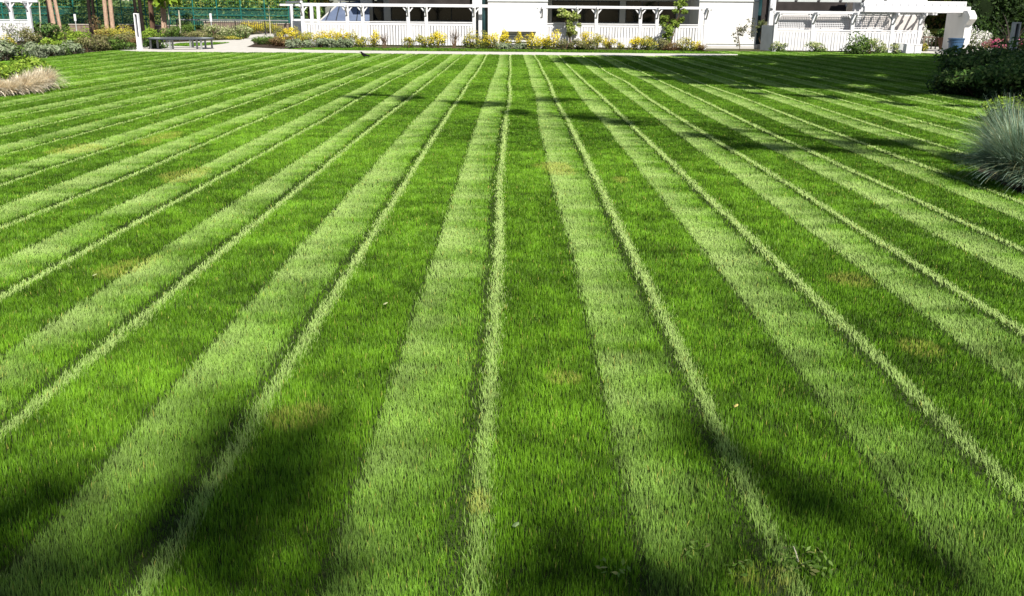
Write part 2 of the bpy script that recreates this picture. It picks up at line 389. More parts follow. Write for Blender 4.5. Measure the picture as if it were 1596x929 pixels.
def bush(name, label, cat, x, y, w, h, kind, group=None, n=None, d=None, seed=0, lumps=9, leaf=1.0, z0=0.0, stems=True, top=.45, cone=0.0, sparse=1.0):
    r = np.random.default_rng(seed + int(abs(x * 131 + y * 17)) % 9999)
    d = d or w * .9
    lo, hi, ls, el = KINDS[kind]
    ls = ls * leaf * (0.42 + .22 * min(2.0, (w * h) ** .5))
    if n is None: n = int(min(14000, max(400, 3.4 * (w * h + w * d) / (ls * ls))) * sparse)
    t = thing(name, label, cat, (x, y, z0), group)
    P_, out, k, p = crown_points(r, n, (0, 0, h * .5), (w * .72, d * .64, h * .66), lumps + 6)
    zz = np.clip(P_[:, 2] / h, -.1, 1.25)
    if cone:
        s = 1 - cone * np.clip(zz, 0, 1); P_[:, 0] *= s; P_[:, 1] *= s
    P_[:, 2] = np.maximum(P_[:, 2], .02 + .05 * r.random(n))
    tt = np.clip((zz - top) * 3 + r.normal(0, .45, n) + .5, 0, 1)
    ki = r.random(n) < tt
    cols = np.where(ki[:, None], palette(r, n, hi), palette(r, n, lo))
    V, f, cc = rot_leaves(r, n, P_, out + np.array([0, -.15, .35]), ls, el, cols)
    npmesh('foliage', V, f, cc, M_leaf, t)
    if stems:
        b = MB()
        for i in range(6):
            a = r.random() * 6.28; q = .32 * w * (.5 + r.random() * .6)
            b.tube([(x, y, z0), (x + math.cos(a) * q * .5, y + math.sin(a) * q * .5, z0 + h * .35), (x + math.cos(a) * q, y + math.sin(a) * q, z0 + h * .72)], [.018 + .012 * w, .014, .006], 5)
        b.build('stem', M_stem2, t)
    return t
def pxbush(name, label, cat, px0, px1, yt, yb, kind, group=None, **kw):
    pm = (px0 + px1) / 2
    x, y0 = G(pm, yb)
    if 434 < pm < 1110: y0 = min(y0, 47.2 if pm > 480 else 47.6)
    if pm < 50: y0 = min(y0, 48.3)
    w = XA(px1, y0) - XA(px0, y0); y = y0 + w * .38
    if 480 < pm < 1110: y = min(y, 47.6)
    h = P(pm, yt, y)[1]
    x = XA(pm, y)
    return bush(name, label, cat, x, y, w, h, kind, group, **kw)

def tuft(name, label, x, y, rad, h, cols, n=500, w=.012, droop=1.0, group=None, seed=1, cat='ornamental grass', lean=(0, 0), seg=6):
    r = np.random.default_rng(seed)
    t = thing(name, label, cat, (x, y, 0), group)
    a = r.random(n) * 2 * np.pi; q = np.abs(r.normal(0, .5 if name != 'feather_grass' else .7, n)); q = np.where(q > 1.0, r.random(n) * .9, q)
    if name == 'blue_oat_grass': q = r.random(n) ** .75 * 1.12
    ln = h * (.75 + .4 * r.random(n)) * (1 + (.15 if name != 'blue_oat_grass' else -.18) * q)
    bx = np.cos(a) * rad * .22 * r.random(n) ** .5; by = np.sin(a) * rad * .22 * r.random(n) ** .5
    th0 = q * .55; th1 = th0 + droop * (.35 + q * 1.15) * (.6 + .8 * r.random(n))
    px_, py_, pz_ = bx.copy(), by.copy(), np.zeros(n)
    hx, hy = np.cos(a + r.normal(0, .25, n)), np.sin(a + r.normal(0, .25, n))
    hx = hx + lean[0]; hy = hy + lean[1]
    sx, sy = -hy, hx
    V = np.empty((n, seg + 1, 2, 3))
    for i in range(seg + 1):
        s = i / seg; ww = w * (1 - s ** 1.6 * .93) * .5
        V[:, i, 0] = np.stack([px_ - sx * ww, py_ - sy * ww, pz_], 1); V[:, i, 1] = np.stack([px_ + sx * ww, py_ + sy * ww, pz_], 1)
        th = th0 + (th1 - th0) * s
        px_ = px_ + hx * np.sin(th) * ln / seg; py_ = py_ + hy * np.sin(th) * ln / seg; pz_ = np.maximum(pz_ + np.cos(th) * ln / seg, .015)
    base = (np.arange(n) * (seg + 1) * 2)[:, None, None]; i = np.arange(seg)[None, :, None] * 2
    f = (base + i + np.array([0, 1, 3, 2])[None, None]).reshape(-1, 4)
    col = palette(r, n, cols); cc = np.repeat(col[:, None, :], (seg + 1) * 2, 1)
    npmesh('blades', V.reshape(-1, 3), f, cc.reshape(-1, 3), M_leaf, t)
    b = MB(); b.tube([(x, y, -.02), (x, y, .05), (x, y, .11)], [rad * .3, rad * .26, rad * .1], 12); b.build('crown_base', M_stem2, t)
    return t

def limb_path(a, b, r, sag=.15):
    a = np.array(a, float); b = np.array(b, float); L = np.linalg.norm(b - a)
    pts = [a]
    for s in (.33, .66): pts.append(a + (b - a) * s + r.normal(0, sag * L * .25, 3) + np.array([0, 0, sag * L * .35]))
    pts.append(b); return [tuple(p) for p in pts]

def big_tree(name, label, tx, ty, trunk_h, r0, lobes, barkm, leafcols, n_per=None, leaf=.26, group=None, seed=0, lean=(0, 0), cat='tree', cover=2.2):
    r = np.random.default_rng(seed + 50)
    t = thing(name, label, cat, (tx, ty, 0), group)
    top = (tx + lean[0], ty + lean[1], trunk_h)
    b = MB()
    pts = [(tx, ty, -.1), (tx, ty, .25)] + [(tx + lean[0] * s + r.normal(0, .05), ty + lean[1] * s + r.normal(0, .05), trunk_h * s) for s in (.25, .5, .75, 1.0)]
    b.tube(pts, [r0 * 1.45, r0 * 1.08, r0 * .95, r0 * .82, r0 * .66, r0 * .4], 12)
    trunk = b.build('trunk', barkm, t, smooth=True)
    b = MB()
    for (lx, ly, lz, R) in lobes:
        s = .55 + .4 * r.random(); st = (tx + lean[0] * s, ty + lean[1] * s, trunk_h * s)
        pp = limb_path(st, (lx, ly, lz), r); rr = r0 * .33 if name != 'shade_tree' else min(.07, r0 * .25)
        b.tube(pp, [rr, rr * .75, rr * .5, rr * .2], 6)
        for j in range(4 if R > 1 or name != 'shade_tree' else 0):
            dd = r.normal(0, 1, 3); dd /= np.linalg.norm(dd); e = np.array((lx, ly, lz)) + dd * R * .75
            m_ = pp[2]
            b.tube([m_, tuple((np.array(m_) + e) / 2 + np.array([0, 0, .1 * R])), tuple(e)], [rr * .35, rr * .22, rr * .08], 5)
    b.build('limbs', barkm, trunk)
    Vs, fs, cs = [], [], []; off = 0
    for (lx, ly, lz, R) in lobes:
        n = int(cover * math.pi * R * R / (leaf * leaf * .36)) if n_per is None else n_per
        P_, out, k, p = crown_points(r, n, (lx - tx, ly - ty, lz), (R, R, R * .75), max(5, int(R * 3.2)), core=.05, lumpr=.44)
        V, f, cc = rot_leaves(r, n, P_, out + np.array([0, 0, .6]), leaf, 1.3, palette(r, n, leafcols))
        Vs.append(V); fs.append(f + off); cs.append(cc); off += len(V)
    npmesh('crown', np.concatenate(Vs), np.concatenate(fs), np.concatenate(cs), M_leaf, t)
    return t
# ------------------------------------------------------------------ house
def zat(py, px, Y): return P(px, py, Y)[1]
YW = 50.0
house = thing('house', 'long white rendered house with dark windows behind the white picket terraces', 'house', (5.0, YW, 0))
def hbox(px0, px1, Y0, Y1, z0, z1, name, m, par=house, bev=0):
    b = MB(); b.box(XA(px0, Y0), XA(px1, Y0), Y0, Y1, z0, z1, bev); return b.build(name, m, par)
HT = 6.2
hbox(760.5, 853, YW, 56, 0, HT, 'wall', M_render)
hbox(1088, 1180, YW, 56, 0.12, HT, 'wall', M_render)
for a_, b_ in ((1087, 1181), (760, 853.5)):
    b = MB(); b.box(XA(a_, YW), XA(b_, YW), YW - .04, YW, 0, .14); b.build('plinth', M_greywall, house)
b = MB(); b.box(XA(1087.5, YW), XA(1180.3, YW), YW - .03, YW, .22, .27); b.build('drip_strip', M_lampg, house)
for a_, b_ in ((759.5, 853.5), (1087, 1180.5)):
    b = MB(); b.box(XA(a_, YW), XA(b_, YW), YW - .05, YW, zat(2.2, a_, YW), zat(1.2, a_, YW) + .02); b.build('trim', M_lampg, house)
YR = 52.6
# recessed wall under the first floor: piers between the dark windows
b = MB()
for a_, b_ in ((563, 581.5), (599, 609.5), (735, 748)): b.box(XA(a_, YR), XA(b_, YR), YR, YR + .4, 0, 3.3)
for a_, b_ in ((850, 859.5), (965, 974), (1053, 1090)): b.box(XA(a_, YR), XA(b_, YR), YR, YR + .4, 0, 3.3)
b.box(XA(563, YR), XA(748, YR), YR + .02, YR + .42, 0, zat(32.5, 660, YR)); b.box(XA(850, YR), XA(1090, YR), YR + .02, YR + .42, 0, zat(35.5, 950, YR))
b.box(XA(850, YR), XA(1090, YR), YR - .05, YR + .38, zat(1.2, 950, YR), 3.3)
b.box(XA(563, YR), XA(748, YR), YR + .03, YR + .38, zat(-1, 650, YR), 3.3)
b.build('recessed_wall', M_greywall, house)
def window(px0, px1, Y, z0, z1, mull=(), m=M_glass, par=house, fw=.05):
    x0, x1 = XA(px0, Y), XA(px1, Y)
    b = MB()
    b.box(x0, x1, Y + .10, Y + .16, z0, z0 + fw); b.box(x0, x1, Y + .10, Y + .16, z1 - fw, z1)
    for x in [x0, x1 - fw] + [XA(q, Y) for q in mull]: b.box(x, x + fw, Y + .095, Y + .165, z0, z1)
    fr = b.build('window', M_frame, par)
    b = MB(); b.box(x0, x1, Y + .12, Y + .14, z0, z1); b.build('pane', m, fr)
window(581.5, 599, YR, zat(32.5, 590, YR), zat(1, 590, YR))
window(609.5, 735, YR, zat(32.5, 670, YR), zat(-1, 670, YR), (636, 668, 703))
window(859.5, 965, YR, zat(35.5, 910, YR), zat(1.2, 910, YR), (897, 931))
window(974, 1053, YR, zat(35.5, 1010, YR), zat(1.2, 1010, YR), (999, 1024))
# dark recess above the left terrace, soffit and first floor over the recesses
for a_, b_ in ((563, 760), (853, 1088)):
    b = MB(); b.box(XA(a_, YW) + .002, XA(b_, YW) - .002, YW + .05, 56, 3.35, HT); b.build('upper_floor', M_render, house)
b = MB(); b.box(XA(609, 51), XA(733, 51), 50.6, 51.6, zat(8.4, 670, 51), 3.34); b.build('dark_fascia', M_soffit, house)
b = MB()
for Yb in (56.0,): b.box(XA(563, YW), XA(1180, YW), Yb + .005, Yb + .4, 0, HT)
b.build('back_wall', M_greywall, house)
b = MB(); b.box(XA(747, YW), XA(761, YW), YW + .35, YW + .45, .1, 3.3); b.build('glass_slot', M_teal, house)
b = MB(); b.box(XA(1179, YW) - .05, XA(1196, YW), YW + .9, YW + 1.0, .1, 3.3); b.build('glass_slot', M_teal, house)
b = MB(); b.box(XA(1180, YW), XA(1196, YW), YW - .2, YW + .9, .0, .2); b.build('doorstep', M_conc, house)
# vent hood and louvre on the white wall
z_h0, z_h1 = zat(49, 812, YW), zat(42, 812, YW)
b = MB()
x0, x1 = XA(784, YW), XA(836, YW)
v = [b.bm.verts.new(p) for p in [(x0 + .08, YW, z_h1), (x1 - .08, YW, z_h1), (x1, YW - .45, z_h0 + .10), (x0, YW - .45, z_h0 + .10), (x0, YW - .45, z_h0), (x1, YW - .45, z_h0), (x1, YW, z_h0), (x0, YW, z_h0)]]
for q in ((0, 1, 2, 3), (3, 2, 5, 4), (4, 5, 6, 7), (0, 3, 4, 7), (1, 6, 5, 2)): b.bm.faces.new([v[i] for i in q])
hood = b.build('vent_hood', M_white, house)
b = MB(); b.box(XA(789, YW), XA(829, YW), YW - .02, YW + .02, .25, z_h0 - .002); lv = b.build('vent_opening', M_louvre, house)
b = MB()
k = 0
zz = z_h0 - .08
while zz > .3:
    b.bar((XA(789, YW), YW - .06, zz), (XA(829, YW), YW - .06, zz), .015, .10); zz -= .135
b.build('louvre', M_white, lv)
# sloped glazing of the sunroom
sr_t = thing('sunroom', 'sloped blue glass sunroom roof with dark glazing bars behind the left terrace', 'sunroom', (XA(540, 52), 52, 0))
Ya, Yb = 51.0, 53.2
q = [P(499, 33, Ya), P(576, 33, Ya), P(576, 1, Yb), P(530, 5, Yb)]
b = MB(); vs = [b.bm.verts.new((q[0][0], Ya, q[0][1])), b.bm.verts.new((q[1][0], Ya, q[1][1])), b.bm.verts.new((q[2][0], Yb, q[2][1])), b.bm.verts.new((q[3][0], Yb, q[3][1]))]
b.bm.faces.new(vs); o = b.build('glass_roof', M_skyglass, sr_t)
md = o.modifiers.new('t', 'SOLIDIFY'); md.thickness = .03
b = MB(); b.bar((q[0][0], Ya - .02, q[0][1]), (q[3][0], Yb - .02, q[3][1] + .02), .10, .08); b.build('hip_rafter', M_greywall, sr_t)
for pb, pt in ((508, 521), (524, 531), (541, 545), (556, 560)):
    a_ = P(pb, 33, Ya); c_ = P(pt, 2, Yb)
    tt = 1.0 if pt > 526 else .62
    c3 = Vector((a_[0], Ya - .05, a_[1] + .02)).lerp(Vector((c_[0], Yb - .05, c_[1] + .02)), tt)
    b = MB(); b.bar((a_[0], Ya - .05, a_[1] + .02), c3, .05, .05); b.build('glazing_bar', M_frame, sr_t)
b = MB(); b.box(q[0][0], q[1][0], Ya, Ya + .2, 0, q[0][1] - .01); b.build('base_wall', M_greywall, sr_t)
b = MB(); b.box(XA(528, Yb), XA(559, Yb), Yb, Yb + 2, 2.3, 3.4); b.box(XA(559, Yb) + .005, XA(577, Yb), Yb - .1, Yb + 2, 2.28, 3.4); b.build('dark_fascia', mat('slate_fascia', (.10, .10, .11), .8), sr_t)

# ------------------------------------------------------------------ picket terraces with pergola beams
def terrace(name, label, Y, posts, zr0, zr1, zb0, zb1, over=(.5, .5), brackets=True, board=.145, spans=None, side=None, back=None, post_top=None, gap=.034, braces_r=True):
    xs = [XA(p, Y) for p in posts]
    t = thing(name, label, 'terrace fence', (sum(xs) / len(xs), Y, 0), 'white pergola fences along the house')
    pw = .17
    for x in xs:
        b = MB(); b.box(x - pw / 2, x + pw / 2, Y - pw / 2, Y + pw / 2, 0, (post_top or zb0), .008); b.build('post', M_white, t)
    b = MB(); b.box(xs[0] - over[0], xs[-1] + over[1], Y - .07, Y + .07, zb0 + .002, zb1, .006); b.build('beam', M_white, t)
    for x0, x1 in zip(xs, xs[1:]):
        if x1 - x0 < .12: continue
        a_, c_ = x0 + pw / 2, x1 - pw / 2
        b = MB(); b.box(a_, c_, Y - .075, Y + .075, zr1 - .05, zr1, .006); b.box(a_, c_, Y - .045, Y + .045, zr0, zr1 - .075); b.build('rail', M_white, t)
        b = MB(); n = max(1, int(round((c_ - a_) / board))); s = (c_ - a_) / n
        for i in range(n):
            dy = .006 * ((i * 7) % 3 - 1); gp = gap * rnd.uniform(.5, 1.3); dz = rnd.uniform(0, .012)
            b.box(a_ + i * s + gp / 2, a_ + (i + 1) * s - gp / 2, Y - .05 + dy, Y + .035 + dy, .07 + dz, zr0 - .012)
        b.build('board_panel', M_white, t)
    if brackets:
        for x in xs:
            b = MB()
            for s in (-1, 1):
                if (s < 0 and x == xs[0] and over[0] < .2) or (s > 0 and x == xs[-1] and over[1] < .2): continue
                b.bar((x + s * .07, Y - .0, zb0 - .24), (x + s * .26, Y - .0, zb0 - .01), .05, .06)
            b.bar((x, Y - .08, zb0 - .46), (x, Y - .48, zb0 - .03), .07, .05)
            b.box(x - .035, x + .035, Y - .62, Y - .072, zb0 - .03, zb0 + .08)
            b.build('bracket', M_white, t)
    return t, xs
YL, YM, YRt = 49.0, 48.2, 46.2
tl, xl = terrace('terrace_fence', 'left white board fence with pergola beam in front of the sloped blue glass', YL, [472.5, 542, 566, 636.5, 664.5, 739], 1.06, 1.25, 1.98, 2.13, over=(.15, .8))
tm, xm = terrace('terrace_fence', 'middle white board fence with pergola beam between the two blank white walls', YM, [844.5, 898, 929, 997.5, 1023.5, 1099.5], 1.06, 1.24, 1.97, 2.10, over=(1.1, .9))
tr, xr = terrace('terrace_fence', 'right white board fence with pergola beam and lattice beside the big canopy', YRt, [1209, 1267, 1328.5, 1391, 1434], .93, 1.06, 1.80, 1.93, over=(.15, .5))
# rear posts and the angled return of the left terrace
b = MB()
for (p, Y) in ((455.5, 52.0), (487, 53.5), (497.5, 53.5)):
    x = XA(p, Y); b = MB(); b.box(x - .09, x + .09, Y - .09, Y + .09, 0, 2.0, .008); b.build('rear_post', M_white, tl)
xa, xb = XA(455.5, 52), xl[0]
b = MB(); b.bar((xa, 52, .60), (xb, YL + .09, .60), 1.02, .03) if False else None
def slab(a, c, z0, z1, th, name, m, par):
    a = Vector(a); c = Vector(c); d = (c - a).normalized(); nx, ny = -d.y * th / 2, d.x * th / 2
    b = MB(); b.prism([(a.x - nx, a.y - ny), (c.x - nx, c.y - ny), (c.x + nx, c.y + ny), (a.x + nx, a.y + ny)], z0, z1); return b.build(name, m, par)
slab((xa + .1, 51.9, 0), (xb - .02, YL + .1, 0), .07, 1.05, .03, 'side_panel', M_white, tl)
slab((xa + .1, 51.9, 0), (xb - .02, YL + .1, 0), 1.06, 1.22, .09, 'side_rail', M_white, tl)
slab((xa - .35, 52.5, 0), (xb + .05, YL - .35, 0), 2.135, 2.24, .12, 'side_beam', M_white, tl)
for k in range(3):
    x = xl[0] - .9 + k * .8
    b = MB(); b.box(XA(438 + 16 * k, 50.5), XA(470 + 16 * k, 50.5), 50.5 + k * .9, 50.62 + k * .9, 1.99, 2.09); b.build('rafter', M_white, tl)
b = MB(); b.box(XA(455, 53.5), XA(499, 53.5), 53.44, 53.56, 1.2, 1.3); b.box(XA(470, 53.5), XA(500, 53.5), 53.42, 53.5, 2.0, 2.12); b.build('rear_rail', M_white, tl)
x = xl[-1] + .3
b = MB(); b.box(x - .09, x + .09, YL + .5, YL + .68, 0, 3.3); b.build('rear_post', M_white, tl)
x = XA(741, YL)
b = MB(); b.box(x - .16, x + .16, YL + .2, YL + .45, 2.14, 3.4); b.bar((x - .15, YL + .3, 2.75), (x - .42, YL + .3, 3.2), .1, .1); b.build('upper_post', M_white, tl)
# side return and lattice of the right terrace
slab((xr[0] - .42, YRt + .9, 0), (xr[0] - .10, YRt + .05, 0), .04, 1.25, .04, 'side_panel', M_white, tr)
for i in range(3):
    a_, c_ = xr[i] + .09, xr[i + 1] - .09
    b = MB(); z0, z1 = 1.08, 1.74; Yl = YRt + .30
    n = int((c_ - a_) / .085)
    for k in range(n + 1):
        x = a_ + (c_ - a_) * k / n; b.box(x - .014, x + .014, Yl - .004, Yl + .004, z0, z1)
    n2 = int((z1 - z0) / .085)
    for k in range(n2 + 1):
        z = z0 + (z1 - z0) * k / n2; b.box(a_, c_, Yl - .014, Yl - .005, z - .014, z + .014)
    b.box(a_ - .02, c_ + .02, Yl - .02, Yl + .02, z1, z1 + .05); b.box(a_ - .02, c_ + .02, Yl - .02, Yl + .02, z0 - .05, z0)
    b.build('lattice', M_white, tr)
# upper-left terrace at the frame edge
YT = 50.0
tt, xt = terrace('terrace_fence', 'far left white pergola fence with shaded grey boards behind the planting', YT, [-75, -28, 20.5, 48], .98, 1.18, 2.05, 2.2, over=(.5, .55))
b = MB(); b.box(XA(48, 52.2) - .09, XA(48, 52.2) + .09, 52.1, 52.3, 0, 2.05)
b.build('rear_post', M_white, tt)

# ------------------------------------------------------------------ right-hand house with the canopy
h2 = thing('house', 'right-hand white house with dark porch recess and slatted canopy', 'house', (16, 48, 0))
YH2 = 48.0
b = MB(); b.box(XA(1207, YH2), XA(1440, YH2), YH2, YH2 + .3, 0, zat(24, 1300, YH2)); b.build('wall', mat('porch_wall', (.50, .47, .46), .85, .2, noise=.08), h2)
b = MB(); b.box(XA(1329, YH2), XA(1440, YH2), YH2 + .003, YH2 + .3, zat(24, 1300, YH2) + .002, 3.4); b.build('upper_wall', M_render, h2)
b = MB(); b.box(XA(1196, YH2), XA(1330, YH2), YH2 + 1.3, YH2 + 1.4, 1.4, 3.4); b.build('porch_back', M_soffit, h2)
window(1262, 1316, YH2 + 1.0, 1.72, 1.98, (1291,), par=h2)
b = MB(); b.box(XA(1319, YH2), XA(1329, YH2), YH2 - .05, YH2 + .25, 1.6, 3.4); b.build('porch_pier', M_tan, h2)
b = MB(); b.box(XA(1198, 49), XA(1206.5, 49), 49, 49.3, 0, 3.4); b.bar((XA(1206, 49), 49.1, 2.65), (XA(1200, 49), 48.95, 2.05), .12, .14); b.build('corner_post', M_white, h2)
b = MB(); b.box(XA(1329, 47.2), XA(1342.5, 47.2), 47.2, 47.5, 0, 2.9); b.build('corner_post', M_white, h2)
b = MB(); b.bar((XA(1341, 47.2) , 47.3, 2.15), (XA(1346, 47.2), 47.1, 1.9), .09, .1); b.bar((XA(1337, 47), 46.9, 2.3), (XA(1344, 47), 46.6, 1.95), .08, .08); b.build('brace', M_lampg, h2)
b = MB(); b.box(XA(1209, 47), XA(1345, 47), 46.9, 47.1, zat(3.2, 1280, 47), zat(3.2, 1280, 47) + .16); gut = b.build('gutter', M_lampg, h2)
for p in (1238, 1273, 1307, 1342, 1376):
    b = MB(); xx = XA(p, 46.8); b.tube([(xx, 46.86, zat(.6, p, 47)), (xx, 46.9, zat(.6, p, 47) - .03)], [.07, .07], 10); b.build('downlight', M_black, gut)
# canopy on the big end wall
can = thing('canopy', 'white slatted canopy with deep front beam resting on a tapered grey end wall', 'canopy', (XA(1490, 46.5), 46.5, 0))
zb, ztp = zat(19.5, 1430, 46.0), zat(10, 1430, 46.0)
b = MB(); b.box(XA(1343, 46), XA(1507, 46), 45.85, 46.05, zb, ztp, .01); b.build('front_beam', M_white, can)
b = MB(); b.box(XA(1343, 49), XA(1500, 49), 48.9, 49.1, zb, ztp); b.build('rear_beam', M_white, can)
for k in range(13):
    x = XA(1352 + k * 12.4, 46)
    b = MB(); b.box(x - .03, x + .03, 46.06, 49.3, ztp + .01, ztp + .15); b.build('rafter', M_white, can)
b = MB(); b.box(XA(1344, 46), XA(1503, 46), 46.10, 46.16, ztp - .02, ztp + .24)
b.build('upper_board', M_lampw, can)
b = MB()
for k in range(4): b.bar((XA(1380 + k * 22, 46.3), 46.25, zb - .07), (XA(1395 + k * 22, 47.5), 47.7, zb - .07), .05, .09)
b.build('ceiling_joist', M_white, can)
fx = XA(1505, 45.6, 60)
b = MB()
prof = [(45.5, 0), (45.5, 1.35), (45.15, 1.62), (45.15, 1.75), (45.5, 2.02), (47.6, 2.02), (47.6, 0)]
lo = [b.bm.verts.new((fx - .17, y, z)) for y, z in prof]; hi = [b.bm.verts.new((fx + .17, y, z)) for y, z in prof]
b.bm.faces.new(lo); b.bm.faces.new(hi[::-1])
for i in range(len(prof)): b.bm.faces.new((lo[i], hi[i], hi[(i + 1) % len(prof)], lo[(i + 1) % len(prof)]))
b.build('end_wall', M_render, can)
b = MB(); b.tube([(fx - .19, 46.0, 2.0), (fx - .2, 46.0, 1.75), (fx - .2, 46.3, 1.72)], [.02, .02, .02], 6); b.build('hook', M_lampg, can)
# things on the paving under the canopy
def boxthing(px0, px1, Y, z0, z1, d, label):
    x0, x1 = XA(px0, Y, 78), XA(px1, Y, 78)
    t = thing('storage_box', label, 'box', ((x0 + x1) / 2, Y + d / 2, z0), 'white boxes at the end of the right fence')
    b = MB(); b.box(x0, x1, Y, Y + d, z0, z1 - .05, .012); b.build('body', M_white, t)
    b = MB(); b.box(x0 - .012, x1 + .012, Y - .012, Y + d + .012, z1 - .048, z1, .01); b.build('lid', M_white, t)
boxthing(1412.2, 1424.6, 44.6, .0, .47, .4, 'taller white box at the fence end, left of its shorter neighbour')
boxthing(1425.6, 1436.5, 44.7, .0, .45, .4, 'white box at the fence end beside the small green shrub')
x0, x1 = XA(1400, 45.3), XA(1412, 45.3)
gb = thing('meter_cabinet', 'pale grey low cabinet against the fence behind the white box', 'cabinet', ((x0 + x1) / 2, 45.4, 0))
b = MB(); b.box(x0, x1, 45.3, 45.65, 0, .5, .01); b.build('body', M_greywall, gb); b = MB(); b.box(x0 + .03, x1 - .03, 45.28, 45.3, .05, .45); b.build('door', M_lampg, gb)

bx, by = XA(1488.5, 44.2, 78), 44.2
bt = thing('waste_bin', 'blue plastic barrel bin with a wide rim on the pale paving', 'bin', (bx, by, 0.06))
b = MB(); b.tube([(bx, by, .06), (bx, by, .10), (bx, by, .66), (bx, by, .70)], [.27, .285, .345, .35], 28); b.build('body', M_bin, bt, smooth=False)
b = MB(); b.tube([(bx, by, .70), (bx, by, .71), (bx, by, .76), (bx, by, .765)], [.36, .375, .375, .35], 28); b.build('rim', M_bin, bt)
b = MB(); b.tube([(bx, by, .58), (bx, by, .60), (bx, by, .61)], [.345, .36, .342], 28); b.build('band', M_bin, bt)
b = MB(); b.bar((bx - .37, by - .08, .6), (bx - .37, by + .08, .6), .03, .05); b.build('handle', M_bin, bt)

# patio furniture seen through the canopy opening
def table_thing(x, y, w, d, h, label, top, name='patio_table', cat='table'):
    t = thing(name, label, cat, (x, y, .06))
    b = MB(); b.box(x - w / 2, x + w / 2, y - d / 2, y + d / 2, h, h + .05, .008); b.build('tabletop' if cat == 'table' else 'seat', top, t)
    for sx in (-1, 1):
        for sy in (-1, 1):
            b = MB(); b.box(x + sx * (w / 2 - .05) - .025, x + sx * (w / 2 - .05) + .025, y + sy * (d / 2 - .05) - .025, y + sy * (d / 2 - .05) + .025, .06, h); b.build('leg', M_wood, t)
table_thing(XA(1446, 50, 66), 50, .75, .6, .66, 'small weathered table under the white hydrangea', M_wood)
table_thing(XA(1465, 51, 66), 51.2, 1.0, .5, .62, 'pale topped bench between the small table and the brown pot', M_woodcap, 'patio_bench', 'bench')
px_, py_ = XA(1474, 49.2, 70), 49.4
pt = thing('plant_pot', 'dark brown round plant pot beside the grey end wall', 'pot', (px_, py_, .06))
b = MB(); b.tube([(px_, py_, .06), (px_, py_, .3), (px_, py_, .62), (px_, py_, .68)], [.2, .28, .36, .38], 20); b.build('pot', M_barkbrown, pt)
bush('potted_shrub', 'dark leafy shrub growing from the brown pot', 'shrub', px_, py_, .7, .5, 'dark', z0=.66, seed=4, stems=False)
bush('hydrangea', 'white flowering hydrangea seen through the canopy opening', 'shrub', XA(1441, 51.5), 52.2, 1.2, 1.15, 'white', seed=5, top=.25, sparse=1.6)
bush('hydrangea', 'white blossoming bush between the grey end wall and the dark hedge', 'shrub', XA(1528, 46.5, 60), 47.5, 1.55, 1.25, 'white', seed=6, top=.4, sparse=1.3)

def hedge(name, label, x0, x1, y0, y1, h, cols, n, leaf=.2, seed=0, core=(.015, .03, .01), cat='hedge', hvar=.25):
    r = np.random.default_rng(seed)
    t = thing(name, label, cat, ((x0 + x1) / 2, (y0 + y1) / 2, 0))
    b = MB(); b.box(x0 + .3, x1 - .3, y0 + .45, y1, 0, h * .86); b.build('inner_branches', mat('hedge_core', core, .95, .05, noise=.5, nscale=1.5), t)
    X = x0 + r.random(n) * (x1 - x0); Z = r.random(n) * h * (1 + hvar * (vnoise(X * .35, np.full(n, seed + .5)) - .5))
    lump = vnoise(X * .8, Z * .9 + seed); Y = y0 + .5 - lump * .75 + r.random(n) * .35
    topm = r.random(n) < .2; Y = np.where(topm, y0 + r.random(n) * (y1 - y0), Y); Z = np.where(topm, h * (.9 + .14 * r.random(n)), Z)
    cols_ = palette(r, n, cols) * (.75 + .6 * vnoise(X * .5 + 9, Z * .6))[:, None]
    P3 = np.stack([X - (x0 + x1) / 2, Y - (y0 + y1) / 2, Z], 1)
    V, f, cc = rot_leaves(r, n, P3, np.tile([0, -.9, .5], (n, 1)), leaf, 1.5, cols_)
    npmesh('foliage', V, f, cc, M_leaf, t)
    return t
hedge('hedge', 'sunlit green hedge with brown patches seen through the canopy opening', XA(1415, 58), XA(1500, 58), 58, 60, 3.2, [(.10, .13, .02), (.18, .2, .03), (.2, .12, .04), (.05, .07, .015)], 9000, .17, 3)
hedge('hedge', 'low pale green clipped hedge below the taller hedge under the canopy', XA(1440, 54.5), XA(1486, 54.5), 54.6, 55.4, .95, [(.22, .26, .04), (.30, .33, .08), (.12, .16, .03)], 4500, .12, 4)
hedge('hedge', 'tall dark green hedge wall at the upper right', XA(1508, 52), XA(1592, 52) + 6, 52, 55, 6.5, [(.02, .045, .008), (.035, .07, .012), (.012, .028, .006)], 26000, .17, 5, core=(.008, .014, .005))

# ------------------------------------------------------------------ lamp bollards
def bollard(px_b, pyb, Yb, h, w, m, label):
    x = XA(px_b, Yb, pyb)
    t = thing('bollard_light', label, 'bollard light', (x, Yb, 0), 'slotted path lights')
    b = MB(); b.box(x - w / 2, x + w / 2, Yb - w / 2, Yb + w / 2, .03, h * .36, .006)
    b.build('base', m, t)
    b = MB(); f = w * .22
    for s in (-1, 1):
        b.box(x + s * (w / 2 - f / 2) - f / 2, x + s * (w / 2 - f / 2) + f / 2, Yb - w / 2, Yb + w / 2, h * .36 + .001, h - f)
    b.box(x - w / 2, x + w / 2, Yb - w / 2, Yb + w / 2, h - f + .001, h, .004); b.build('frame', m, t)
    b = MB(); b.box(x - w / 2 + f + .002, x + w / 2 - f - .002, Yb + w * .1, Yb + w * .32, h * .37, h - f - .003); b.build('lens', M_frame, t)
    b = MB(); b.box(x - w * .75, x + w * .75, Yb - w * .75, Yb + w * .75, 0.0, .034); b.build('foot', m, t)
x0, y0 = G(218.5, 78.5)
bollard(218.5, 78, y0, 1.57, .185, M_lampw, 'white slotted path light standing left of the ring bench')
